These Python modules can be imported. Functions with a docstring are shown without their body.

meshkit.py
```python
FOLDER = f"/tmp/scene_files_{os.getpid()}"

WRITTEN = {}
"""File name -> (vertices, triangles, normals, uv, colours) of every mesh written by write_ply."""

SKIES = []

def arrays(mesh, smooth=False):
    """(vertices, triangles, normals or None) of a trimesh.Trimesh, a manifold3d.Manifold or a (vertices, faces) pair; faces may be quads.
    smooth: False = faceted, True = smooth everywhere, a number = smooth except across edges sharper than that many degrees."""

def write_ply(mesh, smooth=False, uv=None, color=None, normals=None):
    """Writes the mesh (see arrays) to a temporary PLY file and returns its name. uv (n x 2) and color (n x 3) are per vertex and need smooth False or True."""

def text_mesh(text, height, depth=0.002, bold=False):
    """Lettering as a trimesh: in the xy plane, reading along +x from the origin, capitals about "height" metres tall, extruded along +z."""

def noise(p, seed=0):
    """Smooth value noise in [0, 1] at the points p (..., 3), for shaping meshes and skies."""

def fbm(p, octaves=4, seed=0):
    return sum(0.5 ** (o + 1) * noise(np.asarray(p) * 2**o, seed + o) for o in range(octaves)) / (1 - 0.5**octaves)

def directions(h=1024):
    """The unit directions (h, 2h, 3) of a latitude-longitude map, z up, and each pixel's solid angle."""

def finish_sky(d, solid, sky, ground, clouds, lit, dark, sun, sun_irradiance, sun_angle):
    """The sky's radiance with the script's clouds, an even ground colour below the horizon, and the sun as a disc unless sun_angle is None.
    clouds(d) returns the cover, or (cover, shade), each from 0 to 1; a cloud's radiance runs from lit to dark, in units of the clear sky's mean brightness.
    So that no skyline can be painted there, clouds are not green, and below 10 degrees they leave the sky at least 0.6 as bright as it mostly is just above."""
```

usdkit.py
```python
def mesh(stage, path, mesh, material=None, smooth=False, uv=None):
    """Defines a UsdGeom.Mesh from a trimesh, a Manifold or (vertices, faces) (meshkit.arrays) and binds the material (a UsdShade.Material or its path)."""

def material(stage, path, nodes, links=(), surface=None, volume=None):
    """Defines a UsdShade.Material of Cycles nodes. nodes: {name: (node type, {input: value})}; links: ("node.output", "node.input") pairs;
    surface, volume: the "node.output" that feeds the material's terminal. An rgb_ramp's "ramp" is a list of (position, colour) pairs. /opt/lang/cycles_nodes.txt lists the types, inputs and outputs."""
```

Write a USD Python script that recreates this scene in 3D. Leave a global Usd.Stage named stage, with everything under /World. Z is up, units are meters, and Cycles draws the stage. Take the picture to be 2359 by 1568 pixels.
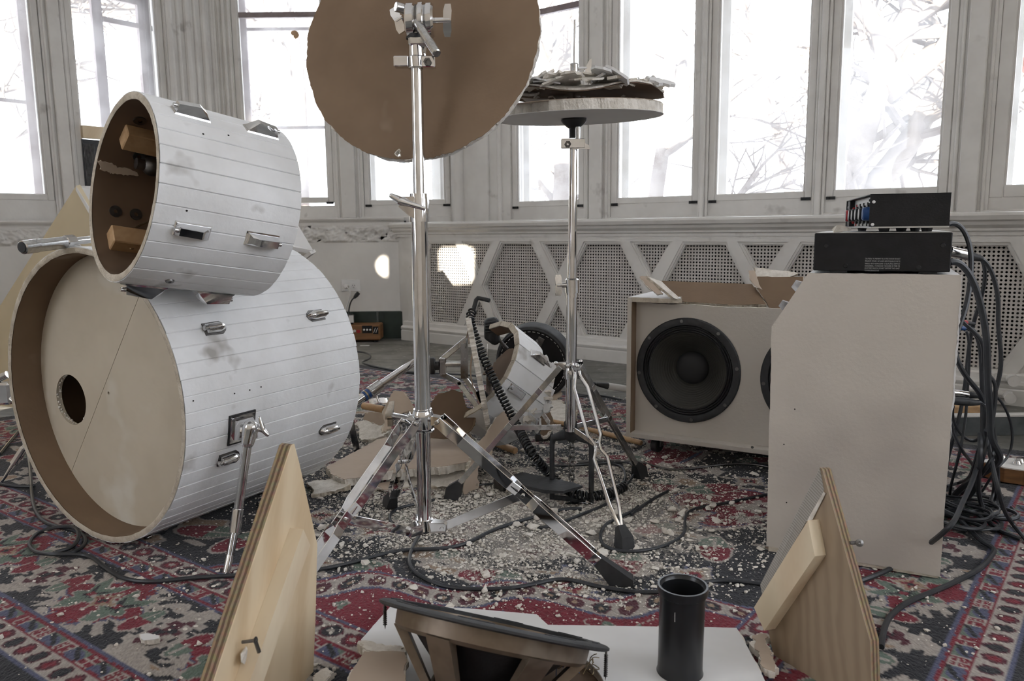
import math, random
import numpy as np, trimesh, shapely
import shapely.geometry as sg
from shapely import affinity
from scipy.interpolate import CubicSpline
import manifold3d as m3
import usdkit, meshkit
from pxr import Usd, UsdGeom, UsdLux, UsdShade, Gf, Sdf, Vt

stage = Usd.Stage.CreateInMemory()
UsdGeom.SetStageUpAxis(stage, 'Z'); UsdGeom.SetStageMetersPerUnit(stage, 1.0)
UsdGeom.Xform.Define(stage, '/World'); UsdGeom.Scope.Define(stage, '/World/Looks')
rng = np.random.default_rng(11); random.seed(11)
V = lambda *a: np.array(a, float)
def unit(v): v = np.asarray(v, float); return v / np.linalg.norm(v)

# ---------------------------------------------------------------- camera
FPX, PITCH, ROLL, HC = 1775.07, 0.144152, 0.010628, 0.66
fw = V(0, math.cos(PITCH), -math.sin(PITCH)); u0 = V(0, math.sin(PITCH), math.cos(PITCH)); r0 = V(1, 0, 0)
RT = math.cos(ROLL) * r0 - math.sin(ROLL) * u0; UP = math.sin(ROLL) * r0 + math.cos(ROLL) * u0
CAM = V(0, 0, HC)
cam = UsdGeom.Camera.Define(stage, '/World/camera')
cam.AddTransformOp().Set(Gf.Matrix4d(*RT, 0, *UP, 0, *(-fw), 0, *CAM, 1))
cam.CreateHorizontalApertureAttr(23.6); cam.CreateFocalLengthAttr(23.6 * FPX / 2359)
cam.CreateFStopAttr(6.3); cam.CreateFocusDistanceAttr(1.75); cam.CreateClippingRangeAttr(Gf.Vec2f(0.05, 300))
cam.CreateExposureAttr(0.6)

# ---------------------------------------------------------------- light: bright winter sky, low sun from behind the camera
dome = UsdLux.DomeLight.Define(stage, '/World/sky'); dome.CreateIntensityAttr(1.0); dome.CreateColorAttr(Gf.Vec3f(0.93, 0.97, 1.05))
SUN = unit(V(0.25, 0.92, -0.215))
sun = UsdLux.DistantLight.Define(stage, '/World/sun'); sun.CreateIntensityAttr(180000); sun.CreateAngleAttr(0.35); sun.CreateColorAttr(Gf.Vec3f(1, .9, .74))
_x = unit(np.cross(V(0, 0, 1), -SUN)); _y = np.cross(-SUN, _x)
sun.AddTransformOp().Set(Gf.Matrix4d(*_x, 0, *_y, 0, *(-SUN), 0, 0, 0, 0, 1))

# ---------------------------------------------------------------- places in the photograph as points of the room
def ray(px, py): return fw + (px - 1179.5) / FPX * RT - (py - 784) / FPX * UP
def P(px, py, y): d = ray(px, py); return CAM + d * y / d[1]
def G(px, py, z=0.0): d = ray(px, py); return CAM + d * (z - HC) / d[2]
def PL(px, py, pt, n): d = ray(px, py); return CAM + d * (np.dot(pt - CAM, n) / np.dot(d, n))

# ---------------------------------------------------------------- scene helpers
LOC, USED = {}, set()
def path_for(name, parent):
    base = '/World' if parent is None else str(parent.GetPath()); p, k = f'{base}/{name}', 0
    while p in USED:
        k += 1; p = f'{base}/{name}_{k:03d}'
    USED.add(p); return p
def tag(o, label=None, cat=None, group=None, kind=None):
    for k, v in (('label', label), ('category', cat), ('group', group), ('kind', kind)):
        if v: o.SetCustomDataByKey(k, v)
    return o
def cat(ms): return ms[0] if len(ms) == 1 else trimesh.util.concatenate(ms)
def obj(name, mesh, mat, parent=None, smooth=32, label=None, c=None, group=None, kind=None):
    if isinstance(mesh, (list,)): mesh = cat(mesh)
    p = path_for(name, parent); v, f, n = meshkit.arrays(mesh, smooth)
    loc = LOC.get(str(parent.GetPath()), V(0, 0, 0)) if parent is not None else V(0, 0, 0)
    m = UsdGeom.Mesh.Define(stage, p)
    m.CreatePointsAttr(Vt.Vec3fArray.FromNumpy((v - loc).astype(np.float32)))
    m.CreateFaceVertexCountsAttr(Vt.IntArray.FromNumpy(np.full(len(f), 3, np.int32)))
    m.CreateFaceVertexIndicesAttr(Vt.IntArray.FromNumpy(f.astype(np.int32).ravel())); m.CreateSubdivisionSchemeAttr('none')
    if n is not None: m.CreateNormalsAttr(Vt.Vec3fArray.FromNumpy(n.astype(np.float32))); m.SetNormalsInterpolation('vertex')
    UsdShade.MaterialBindingAPI.Apply(m.GetPrim()).Bind(mat)
    LOC[p] = loc; o = m.GetPrim(); tag(o, label, c, group, kind); return o
def thing(name, label, c, loc=(0, 0, 0), group=None, kind=None):
    p = path_for(name, None); x = UsdGeom.Xform.Define(stage, p); x.AddTranslateOp().Set(Gf.Vec3d(*map(float, loc)))
    LOC[p] = np.asarray(loc, float); return tag(x.GetPrim(), label, c, group, kind)
def struct(name, mesh=None, mat=None, loc=(0, 0, 0), label=None):
    return obj(name, mesh, mat, None, kind='structure', label=label) if mesh is not None else thing(name, label, None, loc, kind='structure')
def copy_of(src, loc, rotz=0, rot=None, scale=None, label=None, group=None):
    p = path_for(src.GetName().rstrip('0123456789').rstrip('_'), None); x = UsdGeom.Xform.Define(stage, p); x.AddTranslateOp().Set(Gf.Vec3d(*map(float, loc)))
    if rot is not None: x.AddRotateXYZOp().Set(Gf.Vec3f(*map(float, rot)))
    elif rotz: x.AddRotateZOp().Set(float(rotz))
    if scale is not None: x.AddScaleOp().Set(Gf.Vec3f(*map(float, scale)))
    o = x.GetPrim(); o.GetReferences().AddInternalReference(src.GetPath()); o.SetInstanceable(True)
    was = src.GetCustomData(); return tag(o, label or was.get('label'), was.get('category'), group or was.get('group'))

# ---------------------------------------------------------------- mesh helpers
I3 = (V(1, 0, 0), V(0, 1, 0), V(0, 0, 1))
def mat4(o, x, y, z): M = np.eye(4); M[:3, 0], M[:3, 1], M[:3, 2], M[:3, 3] = x, y, z, o; return M
def frame_of(z, up=(0, 0, 1)):
    z = unit(z); x = np.cross(up, z)
    if np.linalg.norm(x) < 1e-4: x = np.cross((0, 1, 0), z)
    x = unit(x); return x, np.cross(z, x), z
def T(m, M): m = m.copy(); m.apply_transform(M); return m
def box(s, c=(0, 0, 0), ax=I3, bev=0.0):
    h = np.asarray(s, float) / 2
    if bev <= 0: m = trimesh.creation.box(2 * h)
    else:
        b = min(bev, h.min() * .9); pts = []
        for sx in (-1, 1):
            for sy in (-1, 1):
                for sz in (-1, 1):
                    for k in range(3):
                        q = h.copy() - b; q[k] += b; pts.append(q * (sx, sy, sz))
        m = trimesh.convex.convex_hull(np.array(pts))
    return T(m, mat4(c, *ax))
def bar(p0, p1, w, t, up=(0, 0, 1), bev=0.0):
    """A flat bar from p0 to p1: w across (as near to up as may be), t thick."""
    p0, p1 = np.asarray(p0, float), np.asarray(p1, float); d = unit(p1 - p0); n = np.cross(d, up); n = unit(n) if np.linalg.norm(n) > 1e-5 else V(1, 0, 0)
    return box((np.linalg.norm(p1 - p0), t, w), (p0 + p1) / 2, (d, n, np.cross(d, n)), bev)
def hull(pts): return trimesh.convex.convex_hull(np.asarray(pts, float))
def ball(c, r, sub=2, s=(1, 1, 1), ax=I3): m = trimesh.creation.icosphere(sub, 1.0); m.vertices *= np.asarray(s) * r; return T(m, mat4(c, *ax))
def sweep(pts, r, sides=10, caps=True):
    p = np.asarray(pts, float); n = len(p); t = np.gradient(p, axis=0); t /= np.linalg.norm(t, axis=1, keepdims=True) + 1e-12
    a = np.cross(t[0], (0, 0, 1)); a = np.cross(t[0], (1, 0, 0)) if np.linalg.norm(a) < .05 else a; A = [unit(a)]
    for i in range(1, n):
        q = A[-1] - t[i] * np.dot(A[-1], t[i]); A.append(unit(q))
    A = np.array(A); B = np.cross(t, A); th = np.arange(sides) * 2 * np.pi / sides; rr = np.broadcast_to(r, (n,))
    v = p[:, None] + rr[:, None, None] * (np.cos(th)[None, :, None] * A[:, None] + np.sin(th)[None, :, None] * B[:, None])
    i, j = np.meshgrid(np.arange(n - 1), np.arange(sides), indexing='ij'); k = (j + 1) % sides
    q = np.stack([i * sides + j, i * sides + k, (i + 1) * sides + k, (i + 1) * sides + j], -1).reshape(-1, 4); f = np.vstack([q[:, [0, 1, 2]], q[:, [0, 2, 3]]]); v = v.reshape(-1, 3)
    if caps:
        m = len(v); v = np.vstack([v, p[0], p[-1]]); j = np.arange(sides); k = (j + 1) % sides; e = (n - 1) * sides
        f = np.vstack([f, np.stack([k, j, np.full(sides, m)], 1), np.stack([e + j, e + k, np.full(sides, m + 1)], 1)])
    return trimesh.Trimesh(v, f, process=False)
def cyl(p0, p1, r, sides=20, r1=None, bev=0.0):
    p0, p1 = np.asarray(p0, float), np.asarray(p1, float); r1 = r if r1 is None else r1; d = unit(p1 - p0)
    pts, rad = ([p0, p1], [r, r1]) if bev <= 0 else ([p0, p0 + d * bev, p1 - d * bev, p1], [r - bev, r, r1, r1 - bev])
    return lathe([(0, 0)] + [(q, np.dot(np.asarray(a) - p0, d)) for q, a in zip(rad, pts)] + [(0, np.linalg.norm(p1 - p0))], p0, d, sides)
def lathe(prof, o=(0, 0, 0), axis=(0, 0, 1), seg=32):
    m = trimesh.creation.revolve(np.asarray(prof, float), sections=seg); return T(m, mat4(o, *frame_of(axis)))
def spl(pts, n=40):
    p = np.asarray(pts, float); d = np.r_[0, np.cumsum(np.linalg.norm(np.diff(p, axis=0), axis=1) ** .5 + 1e-9)]
    return CubicSpline(d, p)(np.linspace(0, d[-1], n))
def ext(poly, depth, M=None, z0=0.0):
    poly = sg.Polygon(poly) if not hasattr(poly, 'geom_type') else poly
    ms = [trimesh.creation.extrude_polygon(g, depth, engine='earcut') for g in getattr(poly, 'geoms', [poly]) if g.area > 1e-9]
    m = cat(ms); m.apply_translation((0, 0, z0)); return m if M is None else T(m, M)
def rough(poly, amp, step, seed=0):
    """A polygon with a torn edge."""
    r = np.random.default_rng(seed); p = sg.Polygon(poly).segmentize(step); c = np.array(p.exterior.coords)[:-1]; n = len(c)
    t = np.roll(c, -1, 0) - np.roll(c, 1, 0); t /= np.linalg.norm(t, axis=1, keepdims=True) + 1e-9; nn = np.stack([t[:, 1], -t[:, 0]], 1)
    w = r.normal(0, 1, n); w2 = np.convolve(np.r_[w, w, w], np.ones(5) / 3, 'same')[n:2 * n]
    q = sg.Polygon(c + nn * (amp * (.5 * w + .8 * w2))[:, None]).buffer(0); return max(getattr(q, 'geoms', [q]), key=lambda g: g.area)
def poly3(pts3, thick, back):
    """A flat plate through 3-D corner points, thickened along back."""
    p = np.asarray(pts3, float); o = p.mean(0); n = unit(back); x = unit((p[1] - p[0]) - n * np.dot(p[1] - p[0], n)); y = np.cross(n, x)
    return np.stack([(p - o) @ x, (p - o) @ y], 1), mat4(o, x, y, n)
def chunk(size, seed, flat=.5):
    r = np.random.default_rng(seed); p = r.normal(size=(14, 3)); p /= np.linalg.norm(p, axis=1, keepdims=True); p *= r.uniform(.65, 1, (14, 1)); p *= (1, r.uniform(.55, .95), flat)
    m = trimesh.convex.convex_hull(p * size); m.apply_translation((0, 0, -m.bounds[0, 2])); return m

# ---------------------------------------------------------------- materials
def mat(name, c1, c2=None, scale=6, lo=.38, hi=.66, rough=.6, r2=None, metal=0, bump=0, bscale=80, stretch=(1, 1, 1), obj_space=False, spec=.5, c3=None, spots=None, extra=None):
    n = {'p': ('principled_bsdf', {'base_color': c1, 'roughness': rough, 'metallic': metal, 'specular_ior_level': spec, **(extra or {})})}; l = []
    n['g'] = ('texture_coordinate', {}) if obj_space else ('geometry', {}); src = 'g.object' if obj_space else 'g.position'
    n['mp'] = ('mapping', {'scale': stretch}); l.append((src, 'mp.vector'))
    out = None
    if c2 is not None:
        n['n'] = ('noise_texture', {'scale': scale, 'detail': 5, 'roughness': .6}); l.append(('mp.vector', 'n.vector'))
        n['r'] = ('rgb_ramp', {'ramp': [(0, c1), (lo, c1), (hi, c2), (1, c2)]}); l.append(('n.fac', 'r.fac')); out = 'r.color'
        if r2 is not None:
            n['mr'] = ('map_range', {'from_min': lo, 'from_max': hi, 'to_min': rough, 'to_max': r2}); l += [('n.fac', 'mr.value'), ('mr.result', 'p.roughness')]
    if spots is not None:                                        # (colour, scale, from, to)
        n['sn'] = ('noise_texture', {'scale': spots[1], 'detail': 3}); l.append(('mp.vector', 'sn.vector'))
        n['sr'] = ('map_range', {'from_min': spots[2], 'from_max': spots[3], 'clamp': True}); l.append(('sn.fac', 'sr.value'))
        n['sm'] = ('mix', {'color1': c1, 'color2': spots[0]}); l += [('sr.result', 'sm.fac')]
        if out: l.append((out, 'sm.color1'))
        out = 'sm.color'
    if out: l.append((out, 'p.base_color'))
    if bump:
        n['bn'] = ('noise_texture', {'scale': bscale, 'detail': 4}); l.append(('mp.vector', 'bn.vector'))
        n['b'] = ('bump', {'strength': min(1, bump), 'distance': .002 * max(1, bump)}); l += [('bn.fac', 'b.height'), ('b.normal', 'p.normal')]
    return usdkit.material(stage, '/World/Looks/' + name, n, l, surface='p.BSDF')
def wood(name, c1, c2, axis, ring=18, rough=.6, dist=2.2):
    """Straight-grained wood; axis: the grain's direction."""
    x, y, z = frame_of(axis)
    n = {'g': ('geometry', {}), 'p': ('principled_bsdf', {'roughness': rough})}; l = []
    for k, a in (('a', x), ('b', y), ('c', z)):
        n['d' + k] = ('vector_math', {'math_type': 'dot_product', 'vector2': a}); l.append(('g.position', f'd{k}.vector1'))
    n['cx'] = ('combine_xyz', {}); l += [('da.value', 'cx.x'), ('db.value', 'cx.y'), ('dc.value', 'cx.z')]
    n['m'] = ('mapping', {'scale': (1, 1, .06)}); l.append(('cx.vector', 'm.vector'))
    n['w'] = ('wave_texture', {'wave_type': 'bands', 'bands_direction': 'diagonal', 'scale': ring, 'distortion': dist * 3, 'detail': 3, 'detail_scale': 1.5}); l.append(('m.vector', 'w.vector'))
    n['n'] = ('noise_texture', {'scale': 160, 'detail': 3}); l.append(('m.vector', 'n.vector'))
    n['mx'] = ('mix_float', {'fac': .35}); l += [('w.fac', 'mx.a'), ('n.fac', 'mx.b')]
    n['r'] = ('rgb_ramp', {'ramp': [(.15, c1), (.75, c2), (1, c2)]}); l += [('mx.result', 'r.fac'), ('r.color', 'p.base_color')]
    n['b'] = ('bump', {'strength': .25, 'distance': .001}); l += [('n.fac', 'b.height'), ('b.normal', 'p.normal')]
    return usdkit.material(stage, '/World/Looks/' + name, n, l, surface='p.BSDF')
M = dict(
    trim=mat('white_trim', (.66, .645, .62), (.585, .565, .54), 5, rough=.42, bump=.25, bscale=60, spots=((.40, .38, .36), 9, .66, .78)),
    wall=mat('plaster_wall', (.70, .68, .65), (.62, .60, .575), 3, rough=.75, bump=.5, bscale=50),
    frieze=mat('embossed_frieze', (.66, .645, .62), (.56, .54, .515), 14, rough=.6, bump=.8, bscale=70),
    ceiling=mat('ceiling_paint', (.8, .79, .77), rough=.9),
    back=mat('back_wall_paint', (.66, .59, .50), rough=.9),
    tile=mat('green_tile', (.018, .028, .024), (.03, .042, .036), 12, rough=.28),
    grout=mat('tile_grout', (.10, .11, .10), rough=.9),
    boards=mat('grey_boards', (.11, .108, .10), (.20, .195, .18), 7, rough=.6, stretch=(1, 1, 1), bump=.5, bscale=40, spots=((.30, .29, .27), 30, .62, .75)),
    dark=mat('dark_void', (.01, .01, .01), rough=.9),
    chrome=mat('chrome', (.76, .76, .77), (.66, .66, .665), 25, rough=.035, r2=.09, metal=1),
    chrome_dull=mat('dull_chrome', (.62, .62, .615), (.50, .495, .49), 30, rough=.12, r2=.24, metal=1),
    steel=mat('dark_steel', (.20, .195, .19), (.12, .115, .11), 40, rough=.35, r2=.5, metal=1),
    brass=mat('old_brass', (.45, .36, .22), (.30, .24, .15), 50, rough=.35, metal=1),
    black=mat('black_paint', (.008, .008, .009), (.013, .013, .015), 30, rough=.45, bump=.2, bscale=300, spec=.3),
    rubber=mat('black_rubber', (.016, .017, .019), (.032, .033, .035), 30, rough=.6, bump=.3, bscale=150),
    cable=mat('cable_rubber', (.020, .023, .028), (.035, .038, .043), 30, rough=.42),
    plastic=mat('black_plastic', (.012, .013, .015), rough=.3),
    white_paint=mat('white_paint', (.80, .81, .82), (.70, .705, .705), 7, rough=.5, bump=.35, bscale=70, spots=((.36, .345, .32), 11, .64, .76)),
    cream=mat('cream_board', (.60, .535, .43), (.52, .455, .355), 3.5, rough=.7, bump=.2, bscale=90, spots=((.66, .62, .54), 5, .58, .66)),
    cream_wedge=mat('cream_paint', (.66, .57, .40), (.60, .51, .35), 3, rough=.6),
    gypsum=mat('gypsum', (.76, .72, .66), (.58, .535, .47), 45, rough=.95, bump=1.2, bscale=160),
    rim=mat('board_edge', (.60, .54, .45), (.42, .36, .28), 40, rough=.9, bump=1.0, bscale=160),
    brown=mat('brown_paper', (.205, .138, .086), (.165, .108, .066), 4, rough=.8, bump=.15, bscale=200, spots=((.34, .27, .21), 7, .66, .85)),
    brown_dark=mat('brown_paper_dark', (.165, .108, .070), (.125, .08, .05), 5, rough=.8),
    grey_paper=mat('grey_paper', (.66, .645, .625), (.60, .585, .565), 4, rough=.8),
    tan_paper=mat('tan_paper', (.50, .41, .33), (.43, .345, .27), 5, rough=.8, bump=.25, bscale=60),
    beige=mat('beige_board', (.56, .515, .46), (.52, .475, .42), 3, rough=.65, bump=.25, bscale=120, spots=((.44, .40, .36), 2.2, .6, .7)),
    white_board=mat('white_board', (.70, .695, .69), (.62, .61, .60), 4, rough=.6),
    red=mat('red_plastic', (.35, .012, .016), rough=.35), blue=mat('blue_plastic', (.02, .07, .22), rough=.35), silver=mat('silver_panel', (.5, .5, .49), rough=.35, metal=.6),
    cone=mat('speaker_cone', (.022, .022, .018), (.03, .029, .024), 20, rough=.6), cap=mat('dust_cap', (.013, .013, .014), rough=.7),
    amp_wood=mat('amp_wood', (.24, .115, .045), (.15, .07, .028), 20, rough=.5, stretch=(.2, 1, 3)),
    bronze=mat('bronze_basket', (.20, .155, .115), (.13, .095, .065), 16, rough=.42, metal=.55, spots=((.30, .26, .21), 14, .6, .8)),
    stick=mat('drumstick_wood', (.55, .36, .20), (.46, .29, .15), 10, rough=.5, stretch=(6, .6, 6)),
    print=mat('printed_letters', (.42, .42, .42), rough=.6),
    bark=mat('bark', (.13, .112, .105), (.19, .168, .155), 3, rough=.9), snow=mat('snow', (.8, .82, .85), rough=.9),
    leaf=mat('dead_leaf', (.5, .33, .2), rough=.8), rust=mat('dry_vine', (.22, .07, .05), (.30, .12, .09), 10, rough=.8),
    storm=mat('storm_frame', (.20, .16, .165), (.28, .24, .24), 10, rough=.7), teal=mat('teal_board', (.045, .052, .055), (.085, .095, .098), 18, rough=.6),
    guitar=mat('guitar_white', (.75, .74, .72), rough=.25),
)
def glass_mat():
    n = {'t': ('transparent_bsdf', {'color': (.96, .97, .97)}), 'gl': ('glossy_bsdf', {'roughness': .02, 'color': (.9, .9, .9)}), 'f': ('fresnel', {'IOR': 1.45}), 'm': ('mix_closure', {}),
         'd': ('translucent_bsdf', {'color': (.9, .9, .92)}), 'g': ('geometry', {}), 'n': ('noise_texture', {'scale': 7, 'detail': 5}), 'r': ('map_range', {'from_min': .35, 'from_max': .8, 'to_min': .05, 'to_max': .16}), 'm2': ('mix_closure', {})}
    return usdkit.material(stage, '/World/Looks/dusty_glass', n, [('f.fac', 'm.fac'), ('t.BSDF', 'm.closure1'), ('gl.BSDF', 'm.closure2'), ('g.position', 'n.vector'), ('n.fac', 'r.value'), ('r.result', 'm2.fac'), ('m.closure', 'm2.closure1'), ('d.BSDF', 'm2.closure2')], surface='m2.closure')
M['glass'] = glass_mat()
def ply(name, n, o, t, c1, c2, plies=5):
    """The cut edge of plywood: layers across the thickness t along n, from o."""
    nd = {'g': ('geometry', {}), 'o': ('vector_math', {'math_type': 'subtract', 'vector2': o}), 'd': ('vector_math', {'math_type': 'dot_product', 'vector2': unit(n) * (plies / 2 / t)}), 'n': ('noise_texture', {'scale': 60, 'detail': 4}), 'a': ('math', {'math_type': 'multiply_add', 'value2': .25}),
          'f': ('math', {'math_type': 'fraction'}), 'r': ('rgb_ramp', {'ramp': [(0, c1), (.42, c1), (.5, c2), (.92, c2), (1, c1)]}), 'mx': ('mix', {'mix_type': 'multiply', 'fac': .6}), 'n2': ('noise_texture', {'scale': 140, 'detail': 3}), 'p': ('principled_bsdf', {'roughness': .8})}
    return usdkit.material(stage, '/World/Looks/' + name, nd, [('g.position', 'o.vector1'), ('o.vector', 'd.vector1'), ('g.position', 'n.vector'), ('n.fac', 'a.value1'), ('d.value', 'a.value3'), ('a.value', 'f.value1'), ('f.value', 'r.fac'), ('r.color', 'mx.color1'), ('g.position', 'n2.vector'), ('n2.color', 'mx.color2'), ('mx.color', 'p.base_color')], surface='p.BSDF')
# ================================================================ THE ROOM
class Facet:
    def __init__(s, o, d, n): s.o, s.d, s.n = V(*o), unit(d), unit(n)
    def W(s, a, dep, z): return s.o + s.d * a + s.n * dep + V(0, 0, z)
    def S(s, px, py=480, dep=0.0): return float(np.dot(PL(px, py, s.o + s.n * dep, s.n) - s.o, s.d))
    def Z(s, px, py, dep=0.0): return float(PL(px, py, s.o + s.n * dep, s.n)[2])
    def box(s, a0, a1, d0, d1, z0, z1, bev=0.0): return box((a1 - a0, d1 - d0, z1 - z0), s.W((a0 + a1) / 2, (d0 + d1) / 2, (z0 + z1) / 2), (s.d, np.cross((0, 0, 1), s.d), V(0, 0, 1)), bev)
    def run(s, prof, a0, a1): return ext(prof, a1 - a0, mat4(s.W(a0, 0, 0), s.n, V(0, 0, 1), s.d))
    def face(s, poly, d0, d1): return ext(poly, d1 - d0, mat4(s.W(0, d0, 0), s.d, V(0, 0, 1), s.n))
cA, cD, cN = V(-.71, 4.777, 0), V(.7997, -.6004, 0), V(-.6004, -.7997, 0)
RW = Facet(cA - cN * .33, cD, cN)                       # window wall, right facet
RC = Facet(cA, cD, cN)                                  # face of the radiator cover
MW = Facet((-1.80, 4.88, 0), (1, 0, 0), (0, -1, 0))     # window wall, middle facet
LW = Facet((-1.80, 4.88, 0), (-.62, -.785, 0), (.785, -.62, 0))   # left facet, s runs towards the camera
ROOM = [(-2.885, -2.4), (2.49, -2.4), (2.49, 2.79), (-.297, 4.88), (-1.80, 4.88), (-2.885, 3.506)]
TOPZ, GLASS_TOP = 3.1, 2.45

floor = struct('floor', label='worn grey painted floor boards round the rug')
fp = sg.Polygon(ROOM); fa = V(.995, -.10, 0); fb = V(.10, .995, 0); FL = -.012
base_poly = sg.Polygon(ROOM).buffer(.05)
obj('subfloor', ext(base_poly, .02, z0=FL - .045), M['dark'], floor)
for k in range(-32, 62):
    strip = sg.Polygon([tuple((fa * a + fb * b)[:2]) for a, b in ((-4, k * .085 + .0015), (4, k * .085 + .0015), (4, k * .085 + .0835), (-4, k * .085 + .0835))]).intersection(fp)
    if strip.area > .01 and strip.geom_type == 'Polygon': obj('floor_board', ext(strip, .022, z0=FL - .022 + .0008 * random.uniform(-1, 0)), M['boards'], floor, smooth=False)
struct('ceiling', ext(sg.Polygon(ROOM).buffer(.3), .1, z0=TOPZ), M['ceiling'])

# walls the photograph does not show: they close the room and carry its other windows
def opening(a0, a1, b0, b1): return sg.box(a0, b0, a1, b1)
side = sg.box(-2.4, -.1, 3.506, TOPZ).difference(shapely.union_all([opening(a, a + 1.2, .6, 2.6) for a in (-1.0,)]))
struct('wall_left', ext(side, .15, mat4(V(-2.885, 0, 0), V(0, 1, 0), V(0, 0, 1), V(-1, 0, 0))), M['back'])
struct('wall_right', ext(sg.box(-2.4, -.1, 2.85, TOPZ).difference(shapely.union_all([opening(a, a + 1.3, .8, 2.6) for a in (-2.0, -.2)])), .15, mat4(V(2.49, 0, 0), V(0, 1, 0), V(0, 0, 1), V(1, 0, 0))), M['back'])
def sunhole(pts, pln, nn):
    q = [PL(x, y, pln, nn) for x, y in pts]; q = [a - SUN * ((a[1] + 2.4) / SUN[1]) for a in q]; return sg.Polygon([(a[0], a[2]) for a in q]).buffer(0)
H1 = sunhole([(1004, 574), (1010, 567), (1075, 566), (1086, 572), (1089, 640), (1080, 648), (1014, 651), (1007, 640)], cA, cN)
H2 = sunhole([(889, 588), (874, 591), (865, 604), (868, 620), (878, 630), (890, 636)], V(0, 4.78, 0), V(0, -1, 0))
struct('wall_front', ext(sg.box(-3.0, -.1, 2.6, TOPZ).difference(H1).difference(H2), .04, mat4(V(0, -2.4, 0), V(1, 0, 0), V(0, 0, 1), V(0, -1, 0))), M['back'])

# window walls: rails under and heads over the windows
def wall_run(F, s0, s1, zb): return [F.box(s0, s1, -.14, -.02, GLASS_TOP + .05, TOPZ), F.box(s0, s1, -.14, -.10, zb - .9, zb)]
wn = 0
def window(F, s0, s1, z0, side, hinges=True, rails=(), rail_z=None, stile=.034):
    """glass from s0 to s1, from z0 up"""
    global wn
    wn += 1
    w = struct(f'window_{wn}', loc=F.W((s0 + s1) / 2, 0, z0), label=side); z1 = GLASS_TOP; t = stile
    for a, b in ((s0 - t, s0), (s1, s1 + t)): obj('stile', [F.box(a, b, -.035, .0, z0 - t, z1 + t, .004)], M['trim'], w)
    obj('bottom_rail', F.box(s0, s1, -.035, -.001, z0 - t, z0, .004), M['trim'], w); obj('top_rail', F.box(s0, s1, -.035, -.001, z1, z1 + t, .004), M['trim'], w)
    for b0, b1 in ((s0, s0 + .008), (s1 - .008, s1)): obj('glazing_bead', F.box(b0, b1, -.030, -.010, z0, z1), M['trim'], w)
    for zr in rails: obj('meeting_rail', F.box(s0, s1, -.05, -.012, zr, zr + .03, .003), M['storm'], w)
    obj('pane', F.box(s0, s1, -.022, -.019, z0, z1), M['glass'], w, smooth=False)
    if hinges:
        for a, b in ((s0 - t * .8, s0 + .012), (s1 - .014, s1 + t * .9)):
            obj('hinge', [F.box(a, b, 0, .006, z0 - t - .008, z0 - t + .006), F.box(a + .006, a + .016, .004, .009, z0 - t - .005, z0 - t + .003)], M['black'], w)
    # outer storm frame seen through the glass
    obj('storm_frame', [F.box(s0 - .02, s0 + .022, -.12, -.10, z0 - .02, z1), F.box(s1 - .004, s1 + .03, -.12, -.10, z0 - .02, z1)] + [F.box(s0, s1, -.12, -.105, zr, zr + .018) for zr in (rail_z or ())], M['trim'] if not rail_z else M['storm'], w)
    return w
tn = 0
def trim(mesh, label=None):
    global tn
    tn += 1
    return struct(f'trim_{tn}', mesh, M['trim'], label=label)
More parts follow.
